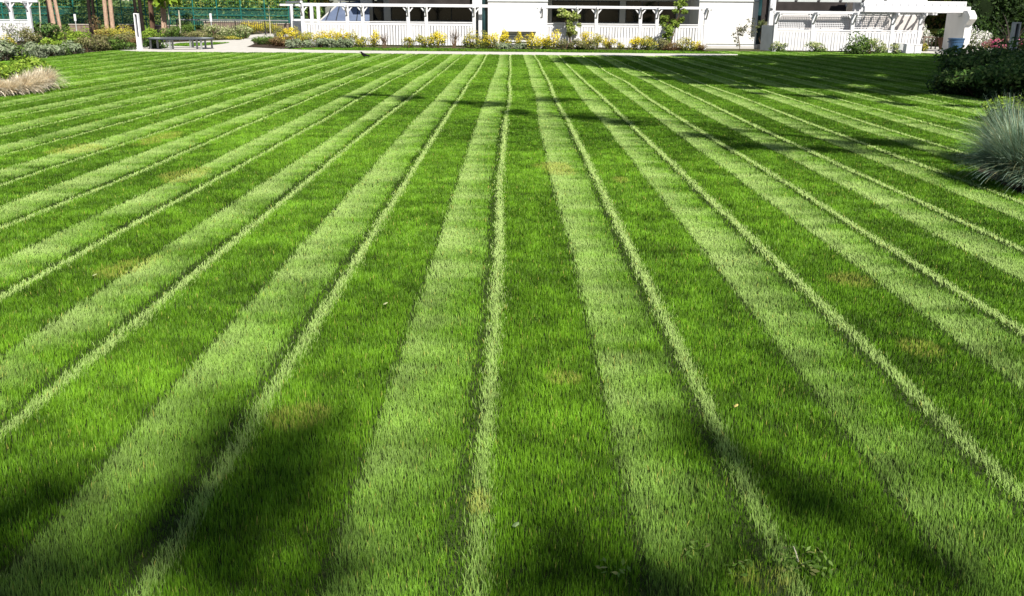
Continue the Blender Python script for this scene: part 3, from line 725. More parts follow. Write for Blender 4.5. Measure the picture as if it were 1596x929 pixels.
bollard(1579, 70, 32.0, 1.56, .21, M_lampg, 'grey slotted path light at the right edge among pink flowers')

# ------------------------------------------------------------------ ring bench
cx, cy = G(284, 76.8)
rb = thing('ring_bench', 'low round grey metal ring bench on the white path', 'bench', (cx, cy, .02))
def ring(bm, cx, cy, r0, r1, z0, z1, seg=64):
    rings = [[bm.verts.new((cx + r * math.cos(2 * math.pi * k / seg), cy + r * math.sin(2 * math.pi * k / seg), z)) for k in range(seg)] for r, z in ((r0, z0), (r1, z0), (r1, z1), (r0, z1))]
    for i in range(4):
        A, B = rings[i], rings[(i + 1) % 4]
        for k in range(seg): bm.faces.new((A[k], A[(k + 1) % seg], B[(k + 1) % seg], B[k]))
b = MB(); ring(b.bm, cx, cy, .95, 1.42, .47, .50); 
b.build('seat', M_lampg, rb)
b = MB(); ring(b.bm, cx, cy, 1.422, 1.46, .455, .508); b.build('outer_rim', M_frame, rb)
b = MB(); ring(b.bm, cx, cy, .90, .948, .455, .505); b.build('inner_rim', M_frame, rb)
for k in range(6):
    a = math.radians(-92 + 60 * k)
    for dr in (1.05, 1.34):
        lx, ly = cx + math.cos(a) * dr, cy + math.sin(a) * dr
        b = MB(); b.box(lx - .035, lx + .035, ly - .035, ly + .035, .025, .468); b.build('leg', M_metal, rb)

# ------------------------------------------------------------------ green court fence, rails, low walls
YF = 82.0
gf = thing('court_fence', 'tall green windscreen fence in front of the hedge', 'fence', (XA(250, YF), YF, 0))
for p in range(-30, 475, 37):
    x = XA(p, YF); b = MB(); b.tube([(x, YF, 0), (x, YF, 4.2)], [.05, .05], 8); b.build('post', M_teal_post, gf)
b = MB(); b.box(XA(-60, YF), XA(476, YF), YF + .06, YF + .07, .5, 1.95); b.build('windscreen', M_cloth, gf)
b = MB()
for k in range(150):
    x = XA(-60, YF) + (XA(476, YF) - XA(-60, YF)) * k / 149; b.box(x - .005, x + .005, YF + .05, YF + .055, 1.9, 4.2)
for k in range(8): z = 1.9 + k * .3; b.box(XA(-60, YF), XA(476, YF), YF + .056, YF + .06, z - .005, z + .005)
b.build('wire_mesh', M_teal_post, gf)
b = MB()
for z in (1.35, 1.93, 4.2): b.tube([(XA(-60, YF), YF - .06, z), (XA(476, YF), YF - .06, z)], [.03, .03], 6)
b.build('rail', M_teal_post, gf)

def rail_fence(x0, y0, x1, y1, h, label, board_back=False):
    t = thing('rail_fence', label, 'fence', ((x0 + x1) / 2, (y0 + y1) / 2, 0))
    L = math.hypot(x1 - x0, y1 - y0); n = int(L / .17)
    b = MB(); b.bar((x0, y0, h), (x1, y1, h), .07, .09); b.build('top_rail', M_metal2, t)
    b = MB(); b.bar((x0, y0, .12), (x1, y1, .12), .04, .04); b.build('bottom_rail', M_black, t)
    b = MB()
    for i in range(n + 1):
        s = i / n; x, y = x0 + (x1 - x0) * s, y0 + (y1 - y0) * s
        b.box(x - .012, x + .012, y - .012, y + .012, .1, h - .03)
    b.build('balusters', M_black, t)
    for i in range(0, n + 1, 14):
        s = i / n; x, y = x0 + (x1 - x0) * s, y0 + (y1 - y0) * s
        b = MB(); b.box(x - .04, x + .04, y - .04, y + .04, 0, h - .02); b.build('post', M_black, t)
Yr = 72.0
zr = zat(31.3, 370, Yr)
rail_fence(XA(276, Yr), Yr, XA(457, Yr), Yr - 1.5, zr, 'dark metal rail fence along the back of the garden')
def low_wall(px0, px1, Y, yt, label, m=M_wood):
    x0, x1 = XA(px0, Y), XA(px1, Y); h = zat(yt, (px0 + px1) / 2, Y)
    t = thing('low_wall', label, 'wall', ((x0 + x1) / 2, Y, 0), 'low brown board walls at the back')
    b = MB(); n = max(2, int((x1 - x0) / .3)); s = (x1 - x0) / n
    for i in range(n): b.box(x0 + i * s + .008, x0 + (i + 1) * s - .008, Y, Y + .05, .02, h - .06)
    b.box(x0, x1, Y + .052, Y + .15, 0, h - .06); b.build('boards', m, t)
    b = MB(); b.box(x0 - .05, x1 + .05, Y - .05, Y + .2, h - .058, h); b.build('cap', M_woodcap, t)
low_wall(108, 151, 74, 37.5, 'low brown board wall left of the tan tree trunks')
low_wall(186, 214, 75, 37.5, 'low brown board wall just left of the white path light')
low_wall(238, 276, 77, 39, 'short low board wall between the tree and the dark rail fence')
low_wall(318, 410, 76, 33.5, 'long low board wall behind the middle of the dark rail fence')
low_wall(412, 462, 76, 36, 'low board wall behind the right end of the dark rail fence')

def sign_post(px, yt, yb, Y, w, label):
    x = XA(px, Y); zt, zb_ = zat(yt, px, Y), zat(yb, px, Y)
    t = thing('marker_post', label, 'post', (x, Y, 0), 'small white marker posts')
    b = MB(); b.box(x - w / 2, x + w / 2, Y - .03, Y + .03, zb_, zt, .02); b.build('panel', M_white, t)
    b = MB(); b.tube([(x, Y, 0), (x, Y, zb_ - .002)], [.035, .035], 8); b.build('pole', M_lampg, t)
sign_post(118.5, 22, 33, 71, .17, 'small white marker post left of the dark twin trunks')
sign_post(329.5, 21, 34, 71.0, .17, 'small white marker post behind the dark rail fence')

hedge('hedge', 'tall green hedge behind the court fence', XA(-80, 88), XA(168, 88), 88, 92, 6.5, [(.05, .10, .02), (.09, .16, .03), (.03, .06, .015), (.14, .2, .06)], 26000, .34, 1, core=(.02, .04, .015))
hedge('hedge', 'lower section of green hedge behind the leaning trunks', XA(166, 88), XA(216, 88), 88.1, 92, 2.35, [(.05, .10, .03), (.09, .15, .04), (.14, .2, .08)], 6000, .3, 8, core=(.02, .04, .015), hvar=.9)
hedge('hedge', 'bright leafy hedge behind the dark rail fence', XA(214, 88), XA(500, 88), 88.2, 92, 6.5, [(.07, .14, .02), (.12, .21, .03), (.04, .08, .015), (.26, .30, .07)], 30000, .34, 2, core=(.02, .04, .012))
fh = thing('far_building', 'pale cream building glimpsed above the low hedge', 'building', (XA(190, 105), 105, 0))
b = MB(); b.box(XA(120, 105), XA(240, 105), 105, 112, 0, 7); b.build('wall', M_tan, fh)
for k in range(3):
    b = MB(); b.box(XA(150 + 28 * k, 105), XA(162 + 28 * k, 105), 104.95, 105, 2.8, 4.4); b.build('window', M_glass, fh)

# ------------------------------------------------------------------ trees at the left
GREENS = [(.05, .10, .015), (.08, .15, .02), (.03, .065, .012)]
LIME = [(.22, .34, .03), (.30, .42, .05), (.14, .23, .02)]
def tree_at(px_b, py_t_px, Y, wpx, label, barkm, cols, group='park trees at the left', th=15, seed=0, lobes=None, lowlobe=None, leanpx=0):
    x = XA(px_b, Y, 45); r0 = wpx / (FPX / Y) / 2
    xt = XA(px_b + leanpx, Y, 0); ln = (xt - x) / 2.4 * th
    L = lobes or [(x + ln + math.cos(a) * 1.6, Y + 1 + math.sin(a) * 1.6, th + .4 * (a % 2), 1.7) for a in (0, 1.3, 2.6, 3.9, 5.2)] + [(x + ln, Y + 1, th + 1.6, 1.8)]
    if lowlobe: L = L + lowlobe
    big_tree('tree', label, x, Y, th, r0, L, barkm, cols, leaf=.42, group=group, seed=seed, lean=(ln, 0), cover=1.2)
tree_at(79, 0, 66, 6.0, 'tree with a dark shaded side and thin brown trunk, leftmost of all trunks', M_barkdark, GREENS, seed=1, leanpx=-6)
tree_at(84.5, 0, 65, 6.5, 'leaning tan trunk second from the left edge', M_barktan, GREENS, seed=2, leanpx=-8)
tree_at(94, 0, 63, 5.0, 'pale tan leaning trunk right of its tan neighbour', M_barktan, GREENS, seed=3, leanpx=-9)
tree_at(142, 0, 68, 5.0, 'slim black trunk, left one of the dark pair by the low wall', M_barkdark, GREENS, seed=4, leanpx=-4)
tree_at(149, 0, 68.5, 5.0, 'slim black trunk, right one of the dark pair by the low wall', M_barkdark, GREENS, seed=5, leanpx=-5)
tree_at(167, 0, 65, 6.0, 'straight tan trunk beside the orange shrub, left of a pair', M_barktan, GREENS, seed=6, leanpx=-4)
tree_at(176, 0, 65, 6.0, 'straight tan trunk above the orange shrub, right of a pair', M_barktan, GREENS, seed=7, leanpx=-5)
tree_at(214.5, 0, 64, 4.6, 'black trunk directly behind the white path light', M_barkdark, GREENS, seed=8, leanpx=-5)
tree_at(223, 0, 60, 5.2, 'black trunk just right of the white path light', M_barkdark, GREENS, seed=9, leanpx=-6)
tree_at(238.5, 0, 68, 7.5, 'mottled brown trunk right of the black trunks', M_barkbrown, GREENS, seed=10, leanpx=-4)
xlt = XA(257, 64)
tree_at(256.5, 0, 64, 8.5, 'tan trunk under bright lime leaves', M_barktan, LIME, seed=11, leanpx=-2, th=7,
        lowlobe=[(xlt + .3, 63.3, zat(3, 262, 64) + .35, 1.0), (xlt + 1.2, 63, zat(3, 276, 64) + .5, .9), (xlt - .1, 63.2, zat(-6, 255, 64) + .3, 1.1)])
def young(px_b, pyb, pyt, label, m, rr=.05, leanpx=0):
    x, y = G(px_b, pyb); xt, zt = P(px_b + leanpx, pyt, y)
    t = thing('stake', label, 'stake', (x, y, 0), 'thin pale stakes in the planting')
    b = MB(); b.tube([(x, y, -.02), ((x + xt) / 2 + .02, y, zt / 2), (xt, y, zt)], [rr * 1.2, rr, rr * .7], 7); b.build('pole', m, t)
young(281.5, 58.5, 16, 'pale thin stake right of the lime tree behind the ring bench', M_stem, .055, -3)
young(264.5, 52, 12, 'pale thin stake close beside the lime tree trunk', M_stem, .05, -3)
young(64, 60, 3, 'pale stake beside the far left pergola', M_stem, .045, -3)
young(421.5, 55, 9, 'thin pale stake in front of the yellow shrubs at the rail fence', M_stem, .03, -3)
# dark foliage above the left pergola
xd = XA(470, 60)
big_tree('tree', 'dark evergreen above the left pergola corner', XA(440, 66) - .0, 75, 6, .16, [(XA(430, 75), 75, 4.2, 1.9), (XA(475, 75), 75, 4.3, 2.1), (XA(510, 75), 75.4, 3.6, 1.7), (XA(455, 75), 75, 6.2, 2)], M_barkdark, [(.02, .035, .01), (.03, .05, .015), (.12, .10, .02)], leaf=.3, seed=21, cover=2)
# ------------------------------------------------------------------ planting in front of the house
YB = 'yellow shrubs along the white terraces'
def F(kind, label, a, b_, t, bt, name='shrub', cat='shrub', grp=None, **k): return pxbush(name, label, cat, a, b_, t, bt, kind, grp, **k)
F('green', 'small dark green shrub at the tip of the island bed by the path', 395, 426, 56, 70)
F('brown', 'rust brown shrub right of the small green one in the island bed', 419, 449, 58, 73)
F('yellow', 'broad yellow shrub at the left end of the left terrace', 436, 462, 45.5, 66)
F('yelgreen', 'tan and yellow shrub in front of the first terrace post', 461, 485, 50, 70, seed=2)
F('silver', 'silvery grass clump in front of the broad yellow shrub', 447, 465, 60, 76, cat='ornamental grass')
F('silver', 'small silvery clump below the tan and yellow shrub', 470, 484, 63, 75.5, cat='ornamental grass')
F('yellow', 'yellow shrub right of the first terrace post', 489, 513, 49, 66)
F('yellow', 'narrow yellow shrub between two wider ones on the left terrace', 510, 527, 50, 67)
F('yellow', 'taller yellow shrub at the second terrace post', 524, 543, 47.5, 66)
F('yelgreen', 'yellow-green shrub between the second and third terrace posts', 541, 558, 52, 73)
F('yelgreen', 'olive and yellow shrub just right of the third terrace post', 555, 571, 57, 74.5)
for i, (a, b_) in enumerate([(490, 508), (505, 522), (519, 536), (533, 549)]):
    F('silver', ['silvery clump left end of the grey row below yellow shrubs', 'silvery clump second in the grey row below yellow shrubs', 'silvery clump third in the grey row below yellow shrubs', 'silvery clump right end of the grey row below yellow shrubs'][i], a, b_, 59 + i % 2, 75.5, cat='ornamental grass', seed=i)
F('yellow', 'upright yellow shrub standing alone before the left terrace boards', 575.5, 591.5, 49, 73.5, cone=.35)
F('yelgreen', 'small cone-shaped yellow-green shrub at the fourth terrace post', 627.5, 645, 57, 75, cone=.35)
F('yelgreen', 'low yellow-topped shrub right of the fourth terrace post', 650.5, 674, 55.5, 75.5)
F('yellow', 'rounded yellow-topped shrub before the long terrace panel', 671.5, 692.5, 49.5, 76)
F('yelgreen', 'yellow and green shrub left of the last terrace post', 723, 745, 50.5, 74.5)
F('yelgreen', 'shrub with tan lower leaves below the last terrace post', 741, 765, 50.5, 77)
F('yellow', 'large bright yellow shrub at the dark glass slot', 756, 776.5, 51.5, 77)
F('yellow', 'cone-shaped yellow shrub left of the louvre vent', 776.5, 797, 49.5, 72, cone=.4)
F('silver', 'silvery clump under the cone-shaped yellow shrub', 776, 795, 68, 78, cat='ornamental grass')
F('yellow', 'narrow yellow shrub in front of the louvre vent', 803, 814, 49.5, 70)
F('silver', 'silvery clump under the narrow yellow shrub at the vent', 802, 819, 67.5, 78, cat='ornamental grass', seed=3)
F('yellow', 'yellow shrub at the right side of the louvre vent', 820, 839.5, 55.5, 78.5)
F('yellow', 'yellow shrub at the left post of the middle terrace', 837, 857, 57, 78)
F('yellow', 'tall bright yellow shrub beside the young leafy tree', 852.5, 872.5, 50, 78.5)
F('olive', 'grey-green low shrub left of the young tree stem', 870, 893, 62, 79)
F('olive', 'grey-green low shrub right of the young tree stem', 890, 914, 63, 79, seed=4)
F('yellow', 'small yellow-topped shrub at the third middle terrace post', 908, 927, 51.5, 70)
F('olive', 'low green shrub below the small yellow-topped one', 907, 927, 64, 79, seed=5)
F('yelgreen', 'yellow-flowered shrub right of the third middle terrace post', 924, 939, 55, 77)
F('yellow', 'leaning yellow shrub alone before the middle boards', 943, 961, 57, 76.5)
F('yelgreen', 'tiny yellow-green shrub between two larger yellow ones', 964, 974.5, 65.5, 77.5)
F('yellow', 'wide yellow shrub, left half of the broad pair', 981, 1003, 58.5, 79)
F('yelgreen', 'wide yellow shrub, right half of the broad pair', 1000, 1023, 58, 79.5)
F('olive', 'olive shrub under the tall climbing tree, left side', 1021, 1044, 63, 79.5, seed=6)
F('brown', 'low rusty ground shrub under the tall climbing tree', 1038, 1062, 68, 80)
F('yelgreen', 'yellow shrub right of the tall climbing tree', 1059, 1080.5, 60.5, 80)
F('yellow', 'small yellow shrub at the end post of the middle terrace', 1080, 1094.5, 63.5, 80)
F('brown', 'small red-brown shrub at the right end of the bed', 1090, 1102.5, 68, 80.5)
F('varieg', 'pale variegated shrub at the left corner of the right terrace', 1206, 1229, 64.5, 81)
F('varieg', 'pale variegated shrub at the second post of the right terrace', 1261, 1291, 65.5, 82.5)
F('green', 'large green shrub with white flecks before the right terrace', 1317, 1354, 55, 86.5, leaf=1.1)
F('varieg', 'looser pale green shrub leaning on the large green one', 1346, 1376, 64, 86)
F('varieg', 'small pale shrub left of the fourth right terrace post', 1373.5, 1389, 70, 84)
F('varieg', 'small pale shrub between terrace post and grey cabinet', 1393, 1407, 69, 86)
F('yelgreen', 'small leafy green plant beside the white boxes', 1437, 1449, 67, 82)

def small_tree(label, px_b, pyb, lobes_px, cols, group='young trees before the terraces', leaf=.11, stem=.03, m=M_stem2, cover=1.3, name='young_tree'):
    x, y = G(px_b, pyb)
    L = []
    for (a, c, rpx) in lobes_px:
        X, Z = P(a, c, y); L.append((X, y + rnd.uniform(-.15, .15), Z, rpx * 1.3 * y / FPX))
    top = max(l[2] for l in L)
    big_tree(name, label, x, y, top * .8, stem, L, m, cols, leaf=leaf * .85, group=group, seed=int(px_b), cat='tree', cover=cover * 2, lean=((L[-1][0] - x) * .8, 0))
YG = [(.26, .34, .05), (.30, .36, .09), (.12, .18, .03), (.40, .42, .18)]
small_tree('young leafy tree with pale green round crown before the middle terrace', 893, 76, [(880, 24, 9), (893, 30, 9), (900, 22, 6), (884, 38, 7), (895, 44, 9), (890, 50, 6), (875, 17, 5)], YG)
small_tree('tall climbing leafy tree before the right end of the middle terrace', 1042, 78, [(1040, 60, 8), (1038, 48, 10), (1044, 36, 10), (1055, 30, 10), (1058, 18, 9), (1062, 8, 8), (1034, 28, 6), (1065, 2, 7)], [(.18, .26, .04), (.26, .35, .06), (.10, .16, .02)])
small_tree('sparse small tree with few leaves before the blank white wall', 1152.5, 79, [(1150, 66, 7), (1158, 52, 10), (1172, 55, 8), (1150, 48, 9), (1160, 42, 8), (1170, 32, 6), (1176, 42, 7), (1145, 56, 6)], [(.12, .12, .06), (.2, .2, .12), (.08, .08, .04)], leaf=.07, cover=.16, stem=.022)
x, y = P(1184, 40, 49.3)
small_tree('pale leafed plant in front of the dark glass gap', 1181, 78, [(1186, 36, 4), (1182, 42, 4), (1188, 33, 3)], [(.3, .34, .12), (.2, .26, .1)], leaf=.09, cover=.8, stem=.015)
# bare twigs in front of the left terrace boards
def twigs(label, px0, px1, yt, yb, seed, m):
    r = np.random.default_rng(seed); x, y = G((px0 + px1) / 2, yb); t = thing('bare_shrub', label, 'shrub', (x, y, 0), 'leafless shrubs at the left terrace')
    w = XA(px1, y) - XA(px0, y); h = zat(yt, px0, y); b = MB()
    for i in range(26):
        e = (x + r.uniform(-.55, .55) * w, y + r.uniform(-.3, .3), h * r.uniform(.6, 1.05)); mid = (x + (e[0] - x) * .4, y, e[2] * .55)
        b.tube([(x + r.normal(0, .05), y, 0), mid, e], [.010, .007, .003], 4)
        for j in range(2): b.tube([mid, (mid[0] + r.normal(0, .15), mid[1] + r.normal(0, .1), mid[2] + r.uniform(.15, .4))], [.005, .002], 3)
    b.build('twigs', m, t)
twigs('leafless twiggy shrub before the long left terrace panel', 694, 722, 42, 76, 1, M_stem2)
twigs('thin pale twigs right of the lone upright yellow shrub', 591, 608, 52, 76, 2, M_stem2)
twigs('small upright twigs at the second middle terrace bay', 940, 956, 50, 76, 3, M_stem2)

# ------------------------------------------------------------------ long bed at the left
F('white', 'spiky white blossoming shrub before the far left pergola', 3, 30, 38, 66, leaf=1.1, sparse=.7)
F('white', 'white blossom branches hanging over the far left fence boards', 24, 48, 40, 64, leaf=1.0, sparse=.45)
F('dark', 'dark glossy big-leaved shrub at the base of the leaning trunks', 46, 92, 35, 66, leaf=1.3)
F('yelgreen', 'pale yellow-green clump at the left frame edge', -14, 14, 56, 76)
F('olive', 'mixed olive shrub left of the dark glossy shrub', 26, 58, 47, 74)
F('bright', 'low lime shrub in front of the dark glossy shrub', 52, 92, 61, 80)
F('bright', 'bright green shrub below the left low wall', 86, 116, 47, 76)
F('bright', 'bright green shrub right of the left low wall corner', 110, 143, 48, 74, seed=3)
F('silver', 'blue-grey leafy clump at the left edge of the lawn', -22, 12, 66, 97, cat='ornamental grass', leaf=1.1)
F('green', 'blue-green leafy clump next to the leftmost blue-grey one', 6, 38, 70, 96)
F('silver', 'silver grass mound third from the left lawn edge', 28, 58, 68, 92.5, cat='ornamental grass', seed=5)
F('silver', 'silver grass mound below the lime shrub', 54, 90, 71, 89.5, cat='ornamental grass', seed=6)
F('green', 'fresh green mound between silver mounds', 80, 104, 69, 88)
F('silver', 'lavender-grey mound at the middle of the left bed', 93, 120, 67, 86, cat='ornamental grass', seed=7)
F('olive', 'olive shrub behind the lavender-grey mound', 118, 144, 58, 82.5)
F('olive', 'brown-green shrub before the orange azalea', 136, 166, 56, 80.5)
F('orange', 'orange azalea at the foot of the tan trunk pair', 148, 178, 42, 64)
F('yelgreen', 'yellow-orange shrub between azalea and path light', 172, 204, 44, 66, sparse=.7)
F('olive', 'pinkish olive shrub behind the rounded green one', 176, 206, 52, 70, seed=9)
F('green', 'rounded fresh green shrub near the path tip', 165, 206, 60, 79, leaf=.9)
F('brown', 'small red-brown shrub just left of the path light', 199, 216, 58, 77)
F('brown', 'dark red twiggy shrub between the low wall and azalea', 138, 158, 27, 62, sparse=.5)
F('bright', 'bright green shrub right of the path light', 222, 254, 46, 67)
F('green', 'green shrub below the lime tree', 246, 278, 40, 64)
F('dark', 'dark low shrub behind the left side of the ring bench', 222, 254, 62, 76.5)
F('olive', 'olive brown shrub behind the ring bench', 284, 322, 48, 64)
F('green', 'green shrub with pale tips right of the thin stake', 284, 306, 38, 58)
F('varieg', 'pale green and white shrub below the second marker post', 318, 347, 39, 61)
F('varieg', 'silvery green shrub in the middle of the back bed', 343, 370, 43, 60, seed=3)
F('varieg', 'dark-based pale green shrub near the path junction', 366, 394, 40, 61, seed=4)
F('yellow', 'yellow flowering shrub behind the path junction', 379, 406, 34, 54, sparse=.8)
F('yelgreen', 'golden flowering shrub at the right of the rail fence', 402, 434, 34, 53, sparse=.9)
F('olive', 'low hay-coloured ground shrub left of the junction', 332, 352, 55, 63)
F('yelgreen', 'low pale yellow ground shrub by the back path edge', 350, 371, 56, 63)
F('olive', 'grey-green shrub right of the back path', 426, 442, 46, 66, seed=8)

# ------------------------------------------------------------------ feather grass and shrub at the left edge
TAN = [(.80, .70, .52), (.88, .80, .62), (.62, .51, .35), (.90, .85, .70)]
for i, (px, pyb, pyt, lab) in enumerate([(62, 141, 106, 'rightmost and tallest tan feather grass clump in the left bed'), (42, 146, 111, 'tan feather grass clump second from the right'), (26, 149, 116, 'tan feather grass clump in the middle of the row'), (4, 152, 124, 'tan feather grass clump at the left frame edge'), (-20, 153, 122, 'tan feather grass clump just cut by the left frame edge'), (50, 137, 107, 'tan feather grass clump tucked behind the tallest one')]):
    x, y = G(px, pyb); y += .25
    h = zat(pyt, px, y)
    tuft('feather_grass', lab, x, y, .42, h * 1.05, TAN, n=900, w=.016, droop=1.5, group='tan feather grasses', seed=30 + i, lean=(.25, -.1))
for i, (a, b_, t_, bb, lab) in enumerate([(-60, 8, 96, 142, 'green leafy shrub cut by the left frame edge'), (-4, 36, 93, 138, 'green leafy shrub behind the tan grasses, left one'), (22, 66, 94, 131, 'green leafy shrub behind the tan grasses, right one')]):
    F('bright', lab, a, b_, t_, bb, leaf=.8, seed=40 + i, d=1.2, sparse=1.1)

# ------------------------------------------------------------------ right-hand bed
DK = [(.022, .048, .010), (.035, .07, .014), (.014, .03, .008), (.06, .10, .02)]
def rbush(lab, x, y, w, h, seed, kind='dark', **k):
    bush('shrub', lab, 'shrub', x, y, w, h, kind, 'dark shrubs in the right bed', seed=seed, **k)
def atpx(px, y): return XA(px, y, 130)
rbush('broad dark green shrub at the lawn edge of the right bed', atpx(1526, 20.6), 20.7, 1.5, .66, 1, d=1.5, leaf=.75, n=5200)
rbush('dark green shrub right of the broad one at the lawn edge', atpx(1560, 20.2), 20.3, 1.7, .72, 2, d=1.6, leaf=.75, n=5200)
rbush('dark green shrub cut by the right frame edge behind the blue grass', atpx(1612, 19.4), 19.6, 1.4, .7, 12, d=1.5, leaf=.75, n=4200)
rbush('higher dark shrub with a few pale leaves behind the front row', atpx(1552, 23.6), 24.2, 2.3, .95, 3, d=2.2, leaf=.8, n=5600)
rbush('dark shrub between front row and path light', atpx(1535, 25), 24.8, 1.6, .55, 4, d=1.8, leaf=.8, n=3800)
rbush('tall dark shrub at the right frame edge below the path light', atpx(1596, 26), 26.4, 2.0, 1.05, 5, d=2, leaf=.8, n=4600)
rbush('mid green leafy plant low beside the blue grass', XA(1586, 15.4, 160), 15.6, .8, .42, 6, kind='bright', leaf=.6)
F('pink', 'bright pink flowering bush left of the grey path light', 1538, 1566, 61, 84, leaf=.9)
F('pink', 'pink and salmon flowers behind the grey path light', 1562, 1596, 60, 86, seed=3, sparse=.8)
F('red', 'salmon flowering bush at the right frame edge', 1586, 1620, 62, 92)
F('orange', 'orange-yellow low plant left of the pink bush', 1519, 1545, 64, 82)
F('olive', 'brownish low plant over the bed edge below the pink flowers', 1545, 1568, 75, 94)
F('olive', 'grey-brown rocky ground plant at the right end of the paving', 1526, 1550, 78, 92, seed=5)
F('bright', 'sunlit leafy branch at the top right corner', 1586, 1640, -8, 70, leaf=1.1)
for i, (px, py, s, lab) in enumerate([(1519, 83.5, .28, 'flat pale stone beside the paving'), (1533, 86.5, .35, 'pale rounded stone at the corner of the paving'), (1527, 80, .3, 'pale stone under the orange plant'), (1576, 82, .26, 'white rounded stone at the foot of the grey path light')]):
    x, y = G(px, py); bm_ = MB(); bmesh.ops.create_icosphere(bm_.bm, subdivisions=3, radius=1)
    for v in bm_.bm.verts:
        q = 1 + .18 * math.sin(v.co.x * 3 + i) * math.cos(v.co.y * 4 + i * 2); v.co = Vector((x + v.co.x * s * q, y + v.co.y * s * .8 * q, max(-.02, v.co.z * s * .55 * q + .06)))
    o = bm_.build('stone', M_conc, smooth=True); tag(o, lab, 'stone', 'pale stones at the end of the paving')
# bent dry fronds behind the light
x, y = XA(1580, 38), 38
tuft('dry_frond_plant', 'drooping brown dry fronds behind the grey path light', x, y, .3, 2.1, [(.30, .20, .13), (.22, .14, .09), (.4, .3, .2)], n=20, w=.12, droop=2.9, seed=77, cat='plant')

BLUE = [(.17, .27, .17), (.26, .38, .27), (.09, .15, .08), (.38, .50, .38), (.28, .29, .15)]
for i, (px, pyb, pyt, rad, lab, n) in enumerate([
    (1578, 296, 180, .55, 'large blue-grey oat grass clump nearest the camera', 3000),
    (1562, 262, 158, .5, 'upright blue oat grass clump behind the nearest one', 2400),
    (1622, 306, 190, .55, 'blue oat grass clump cut by the right frame edge', 2200),
    (1622, 262, 156, .5, 'blue oat grass clump at the back right', 1800)]):
    x, y = G(px, pyb); y += .18; x += .16
    h = zat(pyt, px, y)
    tuft('blue_oat_grass', lab, x, y, rad, h * 1.06, BLUE, n=int(n * 1.2), w=.011, droop=.95, group='blue oat grasses', seed=60 + i, seg=8)

# ------------------------------------------------------------------ crow on the lawn
def crow(px, pyb):
    x, y = G(px, pyb); t = thing('crow', 'black crow standing on the far lawn near the path', 'bird', (x, y, 0))
    me = bpy.data.meshes.new('body')
    #        tail tip      tail base      rump           belly           breast         neck           head           beak
    pts = [(.235, 0, .105), (.13, 0, .125), (.07, 0, .14), (.01, 0, .155), (-.045, 0, .185), (-.07, 0, .225), (-.088, 0, .252), (-.125, 0, .248),
           (.012, .022, .10), (.012, .024, .045), (.008, .026, .012), (-.03, .028, .008), (.012, -.022, .10), (.012, -.024, .045), (.008, -.026, .012), (-.03, -.028, .008)]
    ed = [(0, 1), (1, 2), (2, 3), (3, 4), (4, 5), (5, 6), (6, 7), (3, 8), (8, 9), (9, 10), (10, 11), (3, 12), (12, 13), (13, 14), (14, 15)]
    rad = [.022, .028, .045, .062, .058, .038, .034, .014, .022, .007, .006, .005, .022, .007, .006, .005]
    me.from_pydata([Vector(p) * 1.0 for p in pts], ed, []); o = bpy.data.objects.new('body', me); C.objects.link(o); o.parent = t
    sk = o.modifiers.new('s', 'SKIN'); 
    for i, v in enumerate(me.skin_vertices[0].data): v.radius = (rad[i], rad[i] * (1.0 if i > 1 else 1.3)); v.use_root = (i == 3)
    o.modifiers.new('u', 'SUBSURF').levels = 2; o.modifiers['u'].render_levels = 2
    me.materials.append(M_crow)
    b = MB(); b.tube([(x - .115, y, .250), (x - .14, y, .246), (x - .168, y, .236)], [.014, .010, .002], 8); b.build('beak', M_beak, t)
    for s in (-1, 1):
        b = MB(); pr = [(-.04, .20), (.02, .205), (.09, .16), (.19, .115), (.12, .105), (.03, .11), (-.03, .14)]
        lo = [b.bm.verts.new((x + a, y + s * .052, z)) for a, z in pr]; hi = [b.bm.verts.new((x + a * .97, y + s * .066, z)) for a, z in pr]
        b.bm.faces.new(lo); b.bm.faces.new(hi[::-1])
        for i in range(7): b.bm.faces.new((lo[i], hi[i], hi[(i + 1) % 7], lo[(i + 1) % 7]))
        b.build('wing', M_crow, t)
    t.rotation_euler = (0, 0, math.radians(12)); t.scale = (1.0, 1.0, 1.0)
crow(567, 91.8)

# ------------------------------------------------------------------ small things in the near turf
def leaf_litter(px, py, s, col, lab, name='fallen_leaf', cat='leaf'):
    x, y = G(px, py); b = MB(); bmesh.ops.create_icosphere(b.bm, subdivisions=3, radius=1)
    for v in b.bm.verts:
        q = 1 + .15 * math.sin(v.co.x * 5 + px) * math.cos(v.co.y * 4); v.co = Vector((x + v.co.x * s * q, y + v.co.y * s * q, .046 + v.co.z * .005 + v.co.x * .006))
    o = b.build(name, mat('petal', col, .8, .2, noise=.2, nscale=30), smooth=True)
    tag(o, lab, cat)
leaf_litter(804, 836, .012, (.17, .24, .10), 'round pale green leaf lying in the near turf')
leaf_litter(1145.5, 647, .010, (.45, .38, .12), 'tiny yellowish fallen leaf on the bright wheel line')
leaf_litter(601, 484.5, .014, (.28, .30, .15), 'small pale litter scrap left of the centre stripe')
leaf_litter(149, 439, .016, (.28, .32, .14), 'pale litter scrap on the left stripes')
def weed(px, py, rad, lab, seed, n=60):
    r = np.random.default_rng(seed); x, y = G(px, py); t = thing('weed_patch', lab, 'weed', (x, y, 0), 'broadleaf weeds in the turf')
    a = r.random(n) * 6.28; q = rad * r.random(n) ** .6
    Pp = np.stack([np.cos(a) * q, np.sin(a) * q, .038 + .02 * r.random(n)], 1)
    V, f, cc = rot_leaves(r, n, Pp, np.tile([0, 0, 1.2], (n, 1)), .013, 1.7, palette(r, n, [(.10, .19, .03), (.15, .24, .05), (.08, .15, .02), (.20, .22, .07)]), .6)
    npmesh('leaves', V, f, cc, M_leaf, t)
